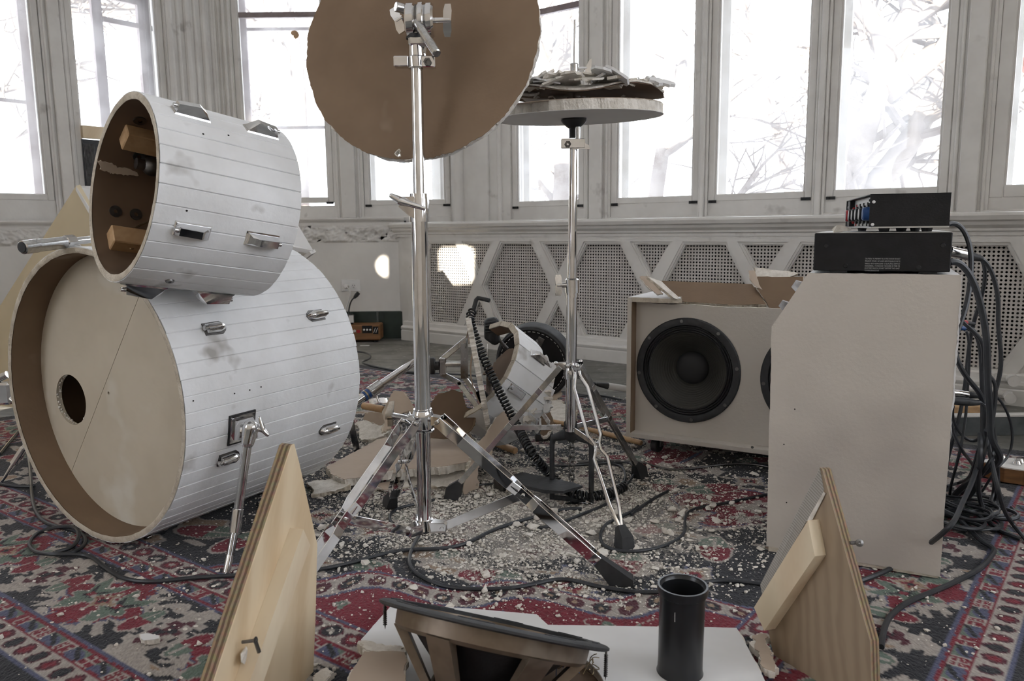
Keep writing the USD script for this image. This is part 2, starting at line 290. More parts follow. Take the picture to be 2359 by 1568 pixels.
def post(F, s0, s1, zb, beads=True):
    w = s1 - s0; ms = [F.box(s0, s1, -.14, .005, zb, GLASS_TOP + .06), F.box(s0 + w * .26, s1 - w * .26, 0, .026, zb, GLASS_TOP + .06, .004)]
    if beads: ms += [cyl(F.W(a, .006, zb), F.W(a, .006, GLASS_TOP), .008, 10) for a in (s0 + w * .14, s1 - w * .14)]
    return trim(ms)
right = [(F0, F1) for F0, F1 in ((RW.S(1190, 463), RW.S(1333, 460)), (RW.S(1419, 456), RW.S(1594, 450)), (RW.S(1645, 447), RW.S(1853, 441)), (RW.S(1919, 435.5), RW.S(2162, 428)))]
right.append((RW.S(2312, 426), RW.S(2312, 426) + .41))
ZR = RW.Z(1419, 456)
RIGHT_DESC = ['behind the broken hi-hat discs', 'right of the hi-hat rod', 'above the speaker cabinet', 'with the thick forked tree behind it', 'at the right edge of the picture']
for k, (a, b) in enumerate(right): window(RW, a, b, ZR if k != 4 else RW.Z(2312, 426), 'white casement window ' + RIGHT_DESC[k], rails=(RW.Z(1260, 28),) if k == 0 else (), stile=.034 if k < 4 else .05, hinges=k < 4)
for k in range(4): post(RW, right[k][1] + (.036 if k < 4 else .03), right[k + 1][0] - (.034 if k < 3 else .049), .70)
post(RW, .04, right[0][0] - .034, .70, False); post(RW, right[4][1] + .055, 3.85, .70)
trim([RW.box(.0, 3.85, -.06, -.004, .69, ZR - .031), RW.box(.0, 3.85, -.06, .012, .69, .715, .004)], 'plain white rail under the right windows')
struct('wall_back_right', RW.box(0, 3.85, -.14, .0, GLASS_TOP + .055, TOPZ), M['wall'])
mid = [(MW.S(560, 300), MW.S(757, 454.6)), (MW.S(852, 460.7), MW.S(1026, 460.7))]
ZM = MW.Z(855, 460.7)
window(MW, mid[0][0], mid[0][1], MW.Z(696, 454.6), 'white sash window above the tom drum', rails=(MW.Z(620, 38),), rail_z=(MW.Z(600, 60), MW.Z(660, 292)))
window(MW, mid[1][0], mid[1][1], ZM, 'white casement window below the big brown disc')
post(MW, mid[0][1] + .036, mid[1][0] - .036, .735)
trim([MW.box(0.02, 1.50, -.06, -.004, .70, ZM - .031), MW.box(0.02, 1.50, -.06, .01, .70, .742, .004)], 'plain white rail under the middle windows')
struct('wall_back_middle', [MW.box(0, 1.51, -.14, 0, GLASS_TOP + .055, TOPZ)], M['wall'])
left = [(LW.S(372, 200), LW.S(178, 200)), (LW.S(96, 300), LW.S(96, 300) + .52)]
ZL = LW.Z(40, 445)
w3 = window(LW, left[0][0], left[0][1], ZL, 'narrow white window left of the fluted pilaster', hinges=False)
obj('storm_bar', [LW.box(LW.S(265, 150), LW.S(242, 150), -.125, -.10, ZL, GLASS_TOP), LW.box(LW.S(370, 30), LW.S(258, 30), -.125, -.105, LW.Z(300, 50), LW.Z(300, 38)), LW.box(left[0][0] - .01, left[0][0] + .055, -.13, -.10, ZL, GLASS_TOP), LW.box(left[0][0], left[0][1], -.13, -.10, LW.Z(330, 2), LW.Z(330, 2) + .05)], M['storm'], w3)
window(LW, left[1][0], left[1][1], LW.Z(40, 445), 'wide white window at the left edge', hinges=False, rail_z=(LW.Z(30, 229),))
post(LW, left[0][1] + .036, left[1][0] - .036, .72)
trim([LW.box(0.02, 1.75, -.06, -.004, .69, ZL - .031), LW.box(0.02, 1.75, -.06, .012, .69, .725, .004)], 'plain white rail under the left windows')
struct('wall_back_left', [LW.box(0, 1.75, -.14, 0, GLASS_TOP + .055, TOPZ)], M['wall'])
# fluted corner pilasters
def flutes(F, s0, s1, n, zb, r=.014, dep=.01): return [F.box(s0, s1, -.14, dep, zb, GLASS_TOP + .06)] + [cyl(F.W(s0 + (k + .5) * (s1 - s0) / n, dep, zb), F.W(s0 + (k + .5) * (s1 - s0) / n, dep, GLASS_TOP), r * (1 if k % 2 else .6), 10) for k in range(n)]
trim(flutes(MW, mid[1][1] + .036, MW.S(1082, 400), 5, .735), 'fluted pilaster in the right corner of the bay')
trim([cyl(MW.W(1.475, .02, .70), MW.W(1.475, .02, GLASS_TOP), .042, 20)] + flutes(RW, .02, right[0][0] - .036, 4, .70, .016), 'rounded corner post of the bay')
trim(flutes(MW, -.02, mid[0][0] - .034, 5, .735) + flutes(LW, -.02, left[0][0] - .034, 6, .72, .02, .02) + [cyl(MW.W(0, -.03, .72), MW.W(0, -.03, GLASS_TOP + .06), .05, 16)], 'fluted pilaster left of the brown disc')

# low walls of the middle and left facets
def low_wall(F, s0, s1, name, zsill, zf0, zf1, seed):
    struct(name, F.box(s0, s1, -.06, .10, -.02, zsill - .02), M['wall'], label='plastered low wall under the windows')
    trim([F.box(s0, s1, -.06, .095, zsill - .06, zsill - .02), F.run([(-.02, zsill - .028), (-.02, zsill), (.118, zsill), (.122, zsill - .006), (.118, zsill - .014), (.108, zsill - .018), (.100, zsill - .028)], s0, s1)], 'narrow window sill above the embossed frieze')
    nx, nz = int((s1 - s0) / .006), 22; a, z = np.meshgrid(np.linspace(s0, s1, nx), np.linspace(zf0, zf1, nz), indexing='ij')
    h = meshkit.fbm(np.stack([a * 28, z * 30, a * 0], -1), 4, seed); h = .100 + .022 * np.clip((h - .28) * 2.2, 0, 1) * np.clip(np.minimum(z - zf0, zf1 - z) / .012, 0, 1)
    v = F.o + F.d * a[..., None] + F.n * h[..., None] + np.stack([a * 0, a * 0, z], -1); v = v.reshape(-1, 3)
    i, j = np.meshgrid(np.arange(nx - 1), np.arange(nz - 1), indexing='ij'); k = i * nz + j; f = np.stack([k, k + nz, k + nz + 1, k + 1], -1).reshape(-1, 4)
    mm = trimesh.Trimesh(v, np.vstack([f[:, [0, 1, 2]], f[:, [0, 2, 3]]]), process=False)
    if np.dot(mm.face_normals.mean(0), F.n) < 0: mm.invert()
    struct('trim_' + name[5:] + '_frieze', mm, M['frieze'], label='embossed plaster frieze with leaf scrolls')
low_wall(MW, -.02, 1.145, 'wall_low_middle', .735, .585, .69, 3); low_wall(LW, -.02, 1.75, 'wall_low_left', .725, LW.Z(30, 567, .1), .69, 8)
bb = struct('baseboard_middle', label='dark green tiled baseboard'); obj('tile_bed', MW.box(0, 1.125, .10, .104, FL, .16), M['grout'], bb)
for k in range(8):
    s = 1.122 - k * .163 - .163 + .012 * (k == 0); obj('tile', MW.box(max(s, 0) + .0012, s + .161, .102, .110, FL, .158, .002), M['tile'], bb)
bl = struct('baseboard_left', label='dark green tiled baseboard at left'); obj('tile_bed', LW.box(0, 1.75, .10, .104, FL, .16), M['grout'], bl)
for k in range(10): obj('tile', LW.box(k * .163 + .0012, k * .163 + .161, .102, .110, FL, .158, .002), M['tile'], bl)

# ---------------------------------------------------------------- the radiator cover with its lattice
rc = thing('radiator_cover', 'long white built-in radiator cover with lattice and perforated panels', 'radiator cover', RC.W(.1, 0, FL))
S0, S1 = .09, 3.70
sill = [(-.33, .655), (-.33, .70), (.040, .703), (.050, .700), (.053, .690), (.047, .674), (.034, .668), (.030, .656), (.014, .643), (.013, .634), (.004, .630), (.004, .616), (-.33, .616)]
obj('sill', RC.run(sill, .0, 3.74), M['trim'], rc)
plinth = [(-.33, FL), (.036, FL), (.036, .045), (.030, .050), (.036, .058), (.037, .066), (.030, .075), (.014, .079), (.013, .098), (.006, .104), (-.33, .105)]
obj('plinth', RC.run(plinth, S0 - .03, S1), M['trim'], rc)
hexes, tris = [], []
for k in range(7):
    c = .377 + .5412 * k
    h = sg.Polygon([(c - .0975, .575), (c + .0975, .575), (c + .224, .343), (c + .0975, .111), (c - .0975, .111), (c - .224, .343)])
    hexes.append(h.intersection(sg.box(.255, 0, S1 - .05, 1)))
    c += .2706; tris += [sg.Polygon([(c - .0855, .575), (c + .0855, .575), (c, .433)]), sg.Polygon([(c - .0855, .111), (c, .252), (c + .0855, .111)])]
openings = [o for o in hexes + tris if o.area > .002 and o.bounds[2] < S1 - .02]
outer = [o.buffer(.016, join_style=2) for o in openings]
obj('lattice', RC.face(sg.box(S0, .10, S1, .62).difference(shapely.union_all(outer)), -.022, 0), M['trim'], rc, smooth=False)
for o, q in zip(openings, outer):
    obj('moulding', [RC.face(q.difference(o.buffer(.006, join_style=2)), -.024, -.006), RC.face(q.difference(o), -.03, -.013)], M['trim'], rc, smooth=False)
nd = {'g': ('geometry', {}), 'p': ('principled_bsdf', {'base_color': (.50, .475, .45), 'roughness': .5}), 't': ('transparent_bsdf', {}), 'm': ('mix_closure', {})}; ln = []
nd['off'] = ('vector_math', {'math_type': 'subtract', 'vector2': cA}); ln.append(('g.position', 'off.vector1'))
nd['ds'] = ('vector_math', {'math_type': 'dot_product', 'vector2': cD}); ln.append(('off.vector', 'ds.vector1'))
nd['sx'] = ('separate_xyz', {}); ln.append(('off.vector', 'sx.vector'))
for k, src in (('u', 'ds.value'), ('w', 'sx.z')):
    nd[k + '0'] = ('math', {'math_type': 'divide', 'value2': .0152}); ln.append((src, k + '0.value1'))
    nd[k + '1'] = ('math', {'math_type': 'fraction'}); ln.append((k + '0.value', k + '1.value1'))
    nd[k + '2'] = ('math', {'math_type': 'subtract', 'value2': .5}); ln.append((k + '1.value', k + '2.value1'))
    nd[k + '3'] = ('math', {'math_type': 'multiply'}); ln += [(k + '2.value', k + '3.value1'), (k + '2.value', k + '3.value2')]
nd['sum'] = ('math', {'math_type': 'add'}); nd['lt'] = ('math', {'math_type': 'less_than', 'value2': .29 ** 2}); ln += [('u3.value', 'sum.value1'), ('w3.value', 'sum.value2'), ('sum.value', 'lt.value1')]
ln += [('lt.value', 'm.fac'), ('p.BSDF', 'm.closure1'), ('t.BSDF', 'm.closure2')]
# fractions of negative numbers would mirror: all s and z here are positive
M['perforated'] = usdkit.material(stage, '/World/Looks/perforated_metal', nd, ln, surface='m.closure')
for o in openings:
    obj('perforated_panel', RC.face(o.buffer(.012, join_style=2), -.032, -.0305), M['perforated'], rc, smooth=False)
obj('end_filler', RC.box(.0, S0 + .01, -.35, -.012, FL, .66), M['trim'], rc); obj('cover_end', RC.box(S0, S0 + .02, -.33, -.02, .1, .62), M['trim'], rc); obj('cover_back', RC.box(S0, S1, -.33, -.325, FL, .62), M['dark'], rc)
# the radiator itself, dim behind the holes
rad = thing('radiator', 'dark cast radiator dimly seen through the perforated panels', 'radiator', RC.W(1.9, -.2, .12))
obj('column', cat([RC.box(.35 + k * .075, .39 + k * .075, -.25, -.15, .12, .52, .01) for k in range(42)]), M['steel'], rad)
rv = thing('radiator_valve', 'small white painted pipe fittings on the plinth at right', 'valve', P(2325, 895, 2.74))
for px, py, r in ((2330, 871, .018), (2322, 910, .017)):
    q = PL(px, py, cA + cN * .05, cN); obj('fitting', [lathe([(0, 0), (r, 0), (r, .018), (r * .6, .022), (r * .6, .05), (r * 1.1, .052), (r * 1.1, .065), (0, .065)], q, cN + .2 * cD, 20), box((.07, .02, .03), q - cN * .006 - cD * .02, (cD, cN, V(0, 0, 1)), .004)], M['trim'], rv)
obj('pipe', sweep(spl([PL(2230, 896, cA + cN * .05, cN), PL(2290, 903, cA + cN * .05, cN), PL(2322, 910, cA + cN * .05, cN)], 12), .011, 12), M['trim'], rv)

# ---------------------------------------------------------------- outlet on the middle wall, and what is plugged in
yw = 4.78
c0 = P(808.5, 657, yw); op = thing('power_outlet', 'white duplex wall outlet above the green tiles', 'outlet', c0)
obj('plate', box((.116, .006, .072), c0 + V(0, -.003, 0), bev=.002), M['white_board'], op)
for px in (799, 815.5):
    q = P(px, 658, yw) + V(0, -.006, 0); obj('socket', lathe([(0, 0), (.016, 0), (.016, .002), (.014, .003), (0, .003)], q, (0, -1, 0), 24), M['white_board'], op)
q = P(815.5, 658, yw) + V(0, -.0092, 0); obj('slot', [box((.003, .001, .008), q + V(-.006, 0, .003)), box((.003, .001, .008), q + V(.006, 0, .003)), box((.004, .001, .004), q + V(0, 0, -.008))], M['dark'], op)
q = P(799, 659, yw); pl = thing('white_plug', 'white plug and cord in the left socket', 'plug', q)
obj('plug_body', lathe([(0, 0), (.015, 0), (.014, .02), (.009, .028), (0, .028)], q + V(0, -.0095, 0), (0, -1, 0), 18), M['white_board'], pl)
obj('cord', sweep(spl([q + V(.004, -.035, 0), P(806, 672, yw - .05), P(804, 690, yw - .04), P(797, 710, yw - .04), P(799, 735, yw - .1)], 24), .0035, 8), M['white_board'], pl)
q = P(820, 679, yw - .05); pb = thing('black_plug', 'black plug end dangling below the outlet', 'plug', q)
obj('plug_body', sweep([P(826, 674, yw - .05), P(821, 680, yw - .05), P(816, 686, yw - .05)], [.012, .013, .008], 10), M['rubber'], pb)
obj('cord', sweep(spl([P(816, 686, yw - .05), P(808, 696, yw - .05), P(804, 712, yw - .05), P(803, 722, yw - .06)], 20), .0042, 8), M['rubber'], pb)
# ================================================================ THE RUG: a knotted pattern, one colour per knot
e1 = V(math.cos(math.radians(51)), math.sin(math.radians(51))); e2 = V(math.cos(math.radians(145)), math.sin(math.radians(145)))
pr_ = V(.86, 1.317) + V(e1[1], -e1[0]) * .127; pl_ = V(-.771, 1.191) - V(e2[1], -e2[0]) * .127
_s = np.linalg.solve(np.stack([e1, -e2], 1), pl_ - pr_); RO = pr_ + e1 * _s[0]
RS, RTL, ST = 2.25, 3.15, .0036
COL = dict(k=(.020, .021, .026), r=(.165, .017, .030), w=(.34, .305, .275), g=(.115, .155, .125), b=(.075, .085, .145), t=(.28, .20, .14), m=(.075, .018, .028))
C_ = {k: np.array(v) for k, v in COL.items()}
def rug_colours(s, t, r):
    """Colour at distances s, t (metres) from the near corner, along the right and the lower-left edge."""
    sh = s.shape; p3 = lambda f, q=0: np.stack([s * f, t * f, np.full(sh, q)], -1)
    jag = (meshkit.noise(np.stack([s * 130, t * 130, s * 0], -1), 5) - .5) * .006
    d4 = np.stack([s, t, RS - s, RTL - t]); which = d4.argmin(0); d = d4.min(0) + jag * .35
    a = np.where(which % 2 == 0, t, s)                      # along the edge
    col = np.empty(sh + (3,)); col[:] = C_['k']
    put = lambda mask, c: col.__setitem__(mask, C_[c])
    # ---- inner field and main border ground: near black, scattered with motifs
    def motif(u, v, R, kind, ph=0.0):
        rr = np.hypot(u, v) + jag * 1.2; th = np.arctan2(v, u) + ph; w = rr / R
        lob = 1 + .22 * np.cos(4 * th) + .12 * np.cos(8 * th) + .10 * np.sign(np.cos(12 * th))
        ins = w / lob
        if kind == 0:      # big red flower in a white flame outline with green lobes
            put(ins < 1.32 * (1 + .16 * np.sign(np.sin(18 * th))), 'w'); put(ins < 1.0, 'b'); put(ins < .95, 'r')
            for k in range(4):
                q = k * np.pi / 2 + np.pi / 4; x, y = u / R - .48 * np.cos(q), v / R - .48 * np.sin(q)
                e = np.maximum(np.abs(x + y), np.abs(x - y)) + jag * 6; put(e < .36, 'w'); put(e < .33, 'g'); put((np.abs(x - y) < .09) & (e < .24) | (np.abs(x + y) < .08) & (e < .2), 'k')
            put(ins < .27, 'w'); put(ins < .22, 't'); put(ins < .12, 'm')
        elif kind == 1:    # white flower, dark heart
            put(ins < 1.05, 'b'); put(ins < .95, 'w'); put(ins < .5, 't'); put(ins < .36, 'r'); put(ins < .18, 'k')
        elif kind == 2:    # red bud with green leaves
            e = np.hypot(u * .55, v * 1.3) / R; put(e < .75, 'w'); put((e < .66) & (u > 0), 'g'); put((e < .66) & (u <= 0), 'r'); put((np.abs(v) < R * .07) & (e < .6), 'w')
        else:              # white leaf with a dark red vein
            e = np.hypot(u * .45, v * 1.15 + .1 * R * np.sign(np.sin(u / R * 14))) / R; put(e < .8, 'w'); put((e < .42), 'm'); put(e < .2, 'k')
    cell = .165; gi, gj = np.floor(s / cell).astype(int), np.floor(t / cell).astype(int)
    warp = (meshkit.fbm(p3(9, 3), 3, 4) - .5) * .07; flame = meshkit.noise(np.stack([(s + warp) * 34, (t - warp) * 12, s * 0], -1), 9)
    main = (d > .155) & (d < .335); field = d >= .437
    zone = meshkit.fbm(p3(3.0, 7), 2, 12)
    put(field & (zone > .70), 'r'); put(field & (np.abs(zone - .70) < .018), 'w'); put(field & (np.abs(zone - .735) < .010), 'b')
    put((main | field) & (flame > .75), 'w'); put((main | field) & (flame > .86), 't')
    rr_ = np.random.default_rng(5)
    for i in range(int(RS / cell) + 1):
        for j in range(int(RTL / cell) + 1):
            cs, ct = (i + .5 + rr_.uniform(-.22, .22)) * cell, (j + .5 + rr_.uniform(-.22, .22)) * cell; k = rr_.choice([1, 2, 3, 3, 2]); R = rr_.uniform(.04, .062); ph = rr_.uniform(0, 6.28)
            q = min(cs, ct, RS - cs, RTL - ct)
            if q < .48: continue
            m_ = (np.abs(s - cs) < .09) & (np.abs(t - ct) < .09)
            sub_motif(col, m_, s, t, cs, ct, R, k, ph, motif_fn)
    # red corner spandrels behind a scalloped white flower band
    sf, tf = s, t; g = ((sf - .405) / .48 + (tf - .45) / .95 - .87) * .40 + .026 * np.cos((sf * .9 - tf * .62) * 24) + jag * .5
    put(field & (g < 0), 'r'); bl = field & (g < 0)
    for i in range(26):
        for j in range(2):
            cs, ct = rr_.uniform(.46, .95), rr_.uniform(.46, 1.35)
            if ((cs - .405) / .48 + (ct - .45) / .95 - .87) * .40 > -.045: continue
            for (cs2, ct2) in ((cs, ct),):
                m_ = (np.abs(s - cs2) < .07) & (np.abs(t - ct2) < .07) & bl; sub_motif(col, m_, s, t, cs2, ct2, rr_.uniform(.020, .036), rr_.choice([1, 1, 1, 2]), rr_.uniform(0, 6.28), motif_fn)
    al = sf * .45 - tf * .89
    bnd = lambda x0, x1: field & (g >= x0) & (g < x1)
    put(bnd(-.007, 0), 'b'); put(bnd(0, .048), 'w'); n_ = np.floor(al / .046) % 2; q_ = (al / .046) % 1 - .5; e_ = np.hypot(q_ * 2.5, (g - .024) / .048 * 2.3) + jag * 25
    b_ = bnd(.002, .046); put(b_ & (e_ < .95), 'm'); put(b_ & (e_ < .75) & (n_ == 0), 'k'); put(b_ & (e_ < .72) & (n_ == 1), 'm'); put(b_ & (e_ < .3), 't'); put(bnd(.048, .055), 'r'); put(bnd(.055, .062), 'b')
    # main border: big flowers, white flames between them
    for e in range(4):
        L = RTL if e % 2 == 0 else RS; n = round(L / .41); per = L / n
        for k in range(n):
            for off, kind, R in ((.5, 0, .088), (0, 3, .05), (.18, 2, .036), (.82, 2, .036)):
                aa = (k + off) * per
                if aa < .22 or aa > L - .22: continue
                cs, ct = ((.245, aa), (aa, .245), (RS - .245, aa), (aa, RTL - .245))[e]
                m_ = (np.abs(s - cs) < .16) & (np.abs(t - ct) < .16) & main
                sub_motif(col, m_, s, t, cs, ct, R, kind, (0, np.pi / 2, np.pi, -np.pi / 2)[e] + (np.pi if off > .5 else 0) * (kind == 2), motif_fn)
    # ---- guard stripes
    def band(x0, x1): return (d >= x0) & (d < x1)
    def squares(x0):
        b_ = band(x0, x0 + .027); q = (a / .078) % 1; v = (d - x0) / .027
        put(b_ & (v + .35 * np.sin(q * 6.3) < .55), 'b'); put(b_ & (v + .35 * np.sin(q * 6.3) >= .55), 'g')
        put(b_ & (np.abs(v - .2 - (q - .5) * 1.5) < .17) & (q > .5), 'k'); sq = b_ & (q < .46); put(sq, 'w')
        f = lambda z, c: np.abs(z - c) < .19; put(sq & ((f(q / .46, .27)) | f(q / .46, .74)) & (f(v, .27) | f(v, .74)), 'r')
        put(sq & ((np.abs(q / .46 - .27) < .03) | (np.abs(q / .46 - .74) < .03)) & ((v * 4 % 1) < .5), 'w')
    def teeth(x0, x1, per, flower):
        b_ = band(x0, x1); put(b_, 'w'); n = np.floor(a / per); q = (a / per) % 1 - .5; v = (d - x0) / (x1 - x0) - .5; al = n % 2 == 0
        e = np.hypot(q * (2.3 if flower else 2.7), v * 2.25) + jag * 30 * (1 + 0 * v); put(b_ & (e < .98), 'm'); put(b_ & (e < .78) & al, 'k'); put(b_ & (e < .62) & ~al, 'r')
        if flower: put(b_ & (e < .3), 'w')
    put(band(-1, .06), 'k'); put(band(.06, .067), 'b'); teeth(.067, .109, .039, False); put(band(.109, .115), 'r'); squares(.115); put(band(.142, .148), 'r'); put(band(.148, .156), 'b')
    put(band(.335, .341), 'b'); put(band(.341, .347), 'r'); squares(.347); put(band(.374, .380), 'r'); teeth(.380, .425, .052, True); put(band(.425, .431), 'r'); put(band(.431, .438), 'b')
    return col
def motif_fn(u, v, R, kind, ph, jag, col):
    put = lambda mask, c: col.__setitem__(mask, C_[c]); rr = np.hypot(u, v) + jag * 1.2; th = np.arctan2(v, u) + ph; x, y = u * math.cos(ph) + v * math.sin(ph), -u * math.sin(ph) + v * math.cos(ph)
    lob = 1 + .20 * np.cos(4 * th) + .10 * np.cos(8 * th) + .07 * np.sign(np.cos(12 * th)); ins = rr / R / lob
    if kind == 0:
        put(ins < 1.42 * (1 + .13 * np.sign(np.sin(20 * th))), 'w'); put(ins < 1.06, 'b'); put(ins < 1.0, 'r')
        for k in range(2):
            xx, yy = x / R, y / R - (.52 if k else -.52); e = np.maximum(np.abs(xx) * .72, np.abs(yy) * 1.25) + .12 * np.cos(5 * np.arctan2(yy, xx)) + jag * 6
            put(e < .40, 'w'); put(e < .36, 'g'); put((np.abs(xx - yy) < .09) & (e < .22) | (np.abs(xx + yy) < .09) & (e < .22), 'k'); put((np.abs(xx) < .08) & (np.abs(yy) < .08), 'r')
        put(ins < .30, 'w'); put(ins < .25, 't'); put(ins < .15, 'r'); put(ins < .07, 'k')
    elif kind == 1: put(ins < 1.05, 'b'); put(ins < .95, 'w'); put(ins < .55, 't'); put(ins < .40, 'r'); put(ins < .2, 'k')
    elif kind == 2:
        e = np.hypot(x * .62, y * (1.25 + .5 * (x > 0) * np.sign(np.sin(y / R * 11)) * .3)) / R; put(e < .80, 'w'); put((e < .70) & (x > 0), 'g'); put((e < .70) & (x <= .15 * R), 'r'); put((np.abs(y) < R * .06) & (e < .6) & (x > 0), 'w')
    else:
        e = np.hypot(x * .42, y * 1.05 + .16 * R * np.sign(np.sin(x / R * 9))) / R; put(e < .82, 'w'); put(e < .40, 'm'); put(e < .18, 'k')
def sub_motif(col, m_, s, t, cs, ct, R, kind, ph, fn):
    if not m_.any(): return
    c2 = col[m_]; jag = (meshkit.noise(np.stack([s[m_] * 150, t[m_] * 150, s[m_] * 0], -1), 5) - .5) * .010; fn(s[m_] - cs, t[m_] - ct, R, kind, ph, jag, c2); col[m_] = c2
ns, nt = int(RS / ST), int(RTL / ST)
gs, gt = np.meshgrid(np.arange(ns + 1) * ST, np.arange(nt + 1) * ST, indexing='ij')
RC_ = rug_colours(gs, gt, rng)
xy = RO + gs[..., None] * e1 + gt[..., None] * e2
# plaster dust trodden into the pile: thick round the wreck, thin outside
def dust_at(x, y): return np.exp(-(((x - .03) / .42) ** 2 + ((y - 1.70) / .33) ** 2) ** 1.5) * 1.0 + .45 * np.exp(-(((x + .15) / .6) ** 2 + ((y - 2.3) / .5) ** 2)) + .28 * np.exp(-(((x - .38) / .32) ** 2 + ((y - 1.68) / .32) ** 2))
DU = dust_at(xy[..., 0], xy[..., 1]); q3 = np.stack([xy[..., 0], xy[..., 1], xy[..., 0] * 0], -1)
DM = np.clip((DU * 1.25 + (meshkit.fbm(q3 * 16, 3, 2) - .5) * .9 + (meshkit.noise(q3 * 260, 6) - .5) * .8 - .80) * 2.4, 0, .5)
RC_ = RC_ * (1 - DM[..., None]) + np.array([.40, .365, .32]) * DM[..., None]
RC_ *= (.82 + .36 * rng.random(RC_.shape[:2]))[..., None]
z = (meshkit.fbm(q3 * 5, 3, 3) - .55) * .005 + (rng.random(gs.shape) - .5) * .0012
z[[0, -1], :] = -.010; z[:, [0, -1]] = -.010
vv = np.concatenate([xy, z[..., None]], -1).reshape(-1, 3); LOCR = V(0, 1.8, 0)
i, j = np.meshgrid(np.arange(ns), np.arange(nt), indexing='ij'); k = (i * (nt + 1) + j).ravel()
ff = np.stack([k, k + nt + 1, k + nt + 2, k + 1], 1)
USED.add('/World/oriental_rug'); rug = UsdGeom.Mesh.Define(stage, '/World/oriental_rug')
rug.CreatePointsAttr(Vt.Vec3fArray.FromNumpy(vv.astype(np.float32))); rug.CreateFaceVertexCountsAttr(Vt.IntArray.FromNumpy(np.full(len(ff), 4, np.int32)))
rug.CreateFaceVertexIndicesAttr(Vt.IntArray.FromNumpy(ff.astype(np.int32).ravel())); rug.CreateSubdivisionSchemeAttr('none')
UsdGeom.PrimvarsAPI(rug).CreatePrimvar('knots', Sdf.ValueTypeNames.Color3fArray, 'vertex').Set(Vt.Vec3fArray.FromNumpy(RC_.reshape(-1, 3).astype(np.float32)))
M['rug'] = usdkit.material(stage, '/World/Looks/rug_pile', {'a': ('attribute', {'attribute': 'knots'}), 'p': ('principled_bsdf', {'roughness': .95, 'specular_ior_level': .15, 'sheen_weight': .15}), 'g': ('geometry', {}), 'n': ('noise_texture', {'scale': 500, 'detail': 2}), 'b': ('bump', {'strength': .6, 'distance': .002})},
    [('a.color', 'p.base_color'), ('g.position', 'n.vector'), ('n.fac', 'b.height'), ('b.normal', 'p.normal')], surface='p.BSDF')
UsdShade.MaterialBindingAPI.Apply(rug.GetPrim()).Bind(M['rug'])
tag(rug.GetPrim(), 'large red, black and cream patterned oriental rug strewn with plaster', 'rug')
# ================================================================ DRUMS built of plasterboard, with slatted shells
class Drum:
    def __init__(s, c, az, el, R, L):
        s.c, s.R, s.L = V(*c), R, L; s.ax = V(math.cos(el) * math.cos(az), math.cos(el) * math.sin(az), math.sin(el))
        s.u = unit(np.cross(s.ax, (0, 0, 1))); s.v = np.cross(s.u, s.ax)
    def M(s, a=0.0): return mat4(s.c + s.ax * a, s.u, s.v, -s.ax)           # local z towards the open front
    def at(s, a, th, r=None): return s.c + s.ax * a + (s.R if r is None else r) * (math.cos(th) * s.u + math.sin(th) * s.v)
    def hit(s, px, py):
        """(along, angle) where the pixel's line of sight meets the shell"""
        d = ray(px, py); o = CAM - s.c; d2, o2 = d - s.ax * np.dot(d, s.ax), o - s.ax * np.dot(o, s.ax)
        A, B, Cc = d2 @ d2, 2 * d2 @ o2, o2 @ o2 - s.R ** 2; k = (-B - math.sqrt(max(B * B - 4 * A * Cc, 0))) / (2 * A); q = o + d * k
        return float(q @ s.ax), math.atan2(q @ s.v, q @ s.u)
    def inner(s, px, py, inset=.0135):
        """where the line of sight meets the inside of the shell: point, inward normal"""
        d = ray(px, py); o = CAM - s.c; d2, o2 = d - s.ax * np.dot(d, s.ax), o - s.ax * np.dot(o, s.ax)
        A, B, Cc = d2 @ d2, 2 * d2 @ o2, o2 @ o2 - (s.R - inset) ** 2; k = (-B + math.sqrt(max(B * B - 4 * A * Cc, 0))) / (2 * A); q = o + d * k; a = q @ s.ax
        return s.c + q, -unit(q - s.ax * a), a
    def fr(s, th): n = math.cos(th) * s.u + math.sin(th) * s.v; return s.ax, np.cross(n, s.ax), n   # along, round, out
    def tube(s, r0, r1, a0, a1, seg=96): return lathe([(r0, a0), (r1, a0), (r1, a1), (r0, a1), (r0, a0)], s.c, s.ax, seg)
    def staves(s, n, parent, m, gap=.00035, th=.0042, seed=0, miss=()):
        r = np.random.default_rng(seed)
        for k in range(n):
            if k in miss: continue
            a0, a1 = 2 * math.pi * k / n + gap / s.R, 2 * math.pi * (k + 1) / n - gap / s.R; R1 = s.R + r.uniform(-.0005, .0005); ch = .0012; pts = []
            for a, rr in ((a0, s.R - th), (a0, R1 - ch), (a0 + ch / s.R, R1), ((a0 + a1) / 2, R1 + .0002), (a1 - ch / s.R, R1), (a1, R1 - ch), (a1, s.R - th)): pts.append((rr * math.cos(a), rr * math.sin(a)))
            j = r.uniform(-.001, .001); obj('stave', ext(pts, s.L + j, mat4(s.c - s.ax * j * .5, s.u, s.v, s.ax)), m, parent, smooth=20)
bd = Drum((-.885, 1.5768, .3204), math.radians(59.34), 0.0, .3124, .4841)
B = thing('bass_drum', 'big white slatted bass drum with a cream head and a round hole', 'drum', (bd.c[0], bd.c[1], 0))
bd.staves(62, B, M['white_paint'])
obj('backing', bd.tube(bd.R - .0044, bd.R - .0014, .002, bd.L - .003), M['white_paint'], B)
obj('shell', [bd.tube(bd.R - .0125, bd.R - .0042, .0015, bd.L - .002)], M['brown'], B)
rr_ = np.random.default_rng(3); na = 160
rim_v = [];                                                  # crumbling gypsum edge of the shell
for k in range(na):
    a = 2 * math.pi * k / na; w = rr_.uniform(-.0007, .0007, 3)
    rim_v += [bd.at(.0, a, bd.R - .0132 + w[0]), bd.at(-.0025 + w[1], a, bd.R - .0085), bd.at(-.001 + w[2] * .5, a, bd.R - .0015)]
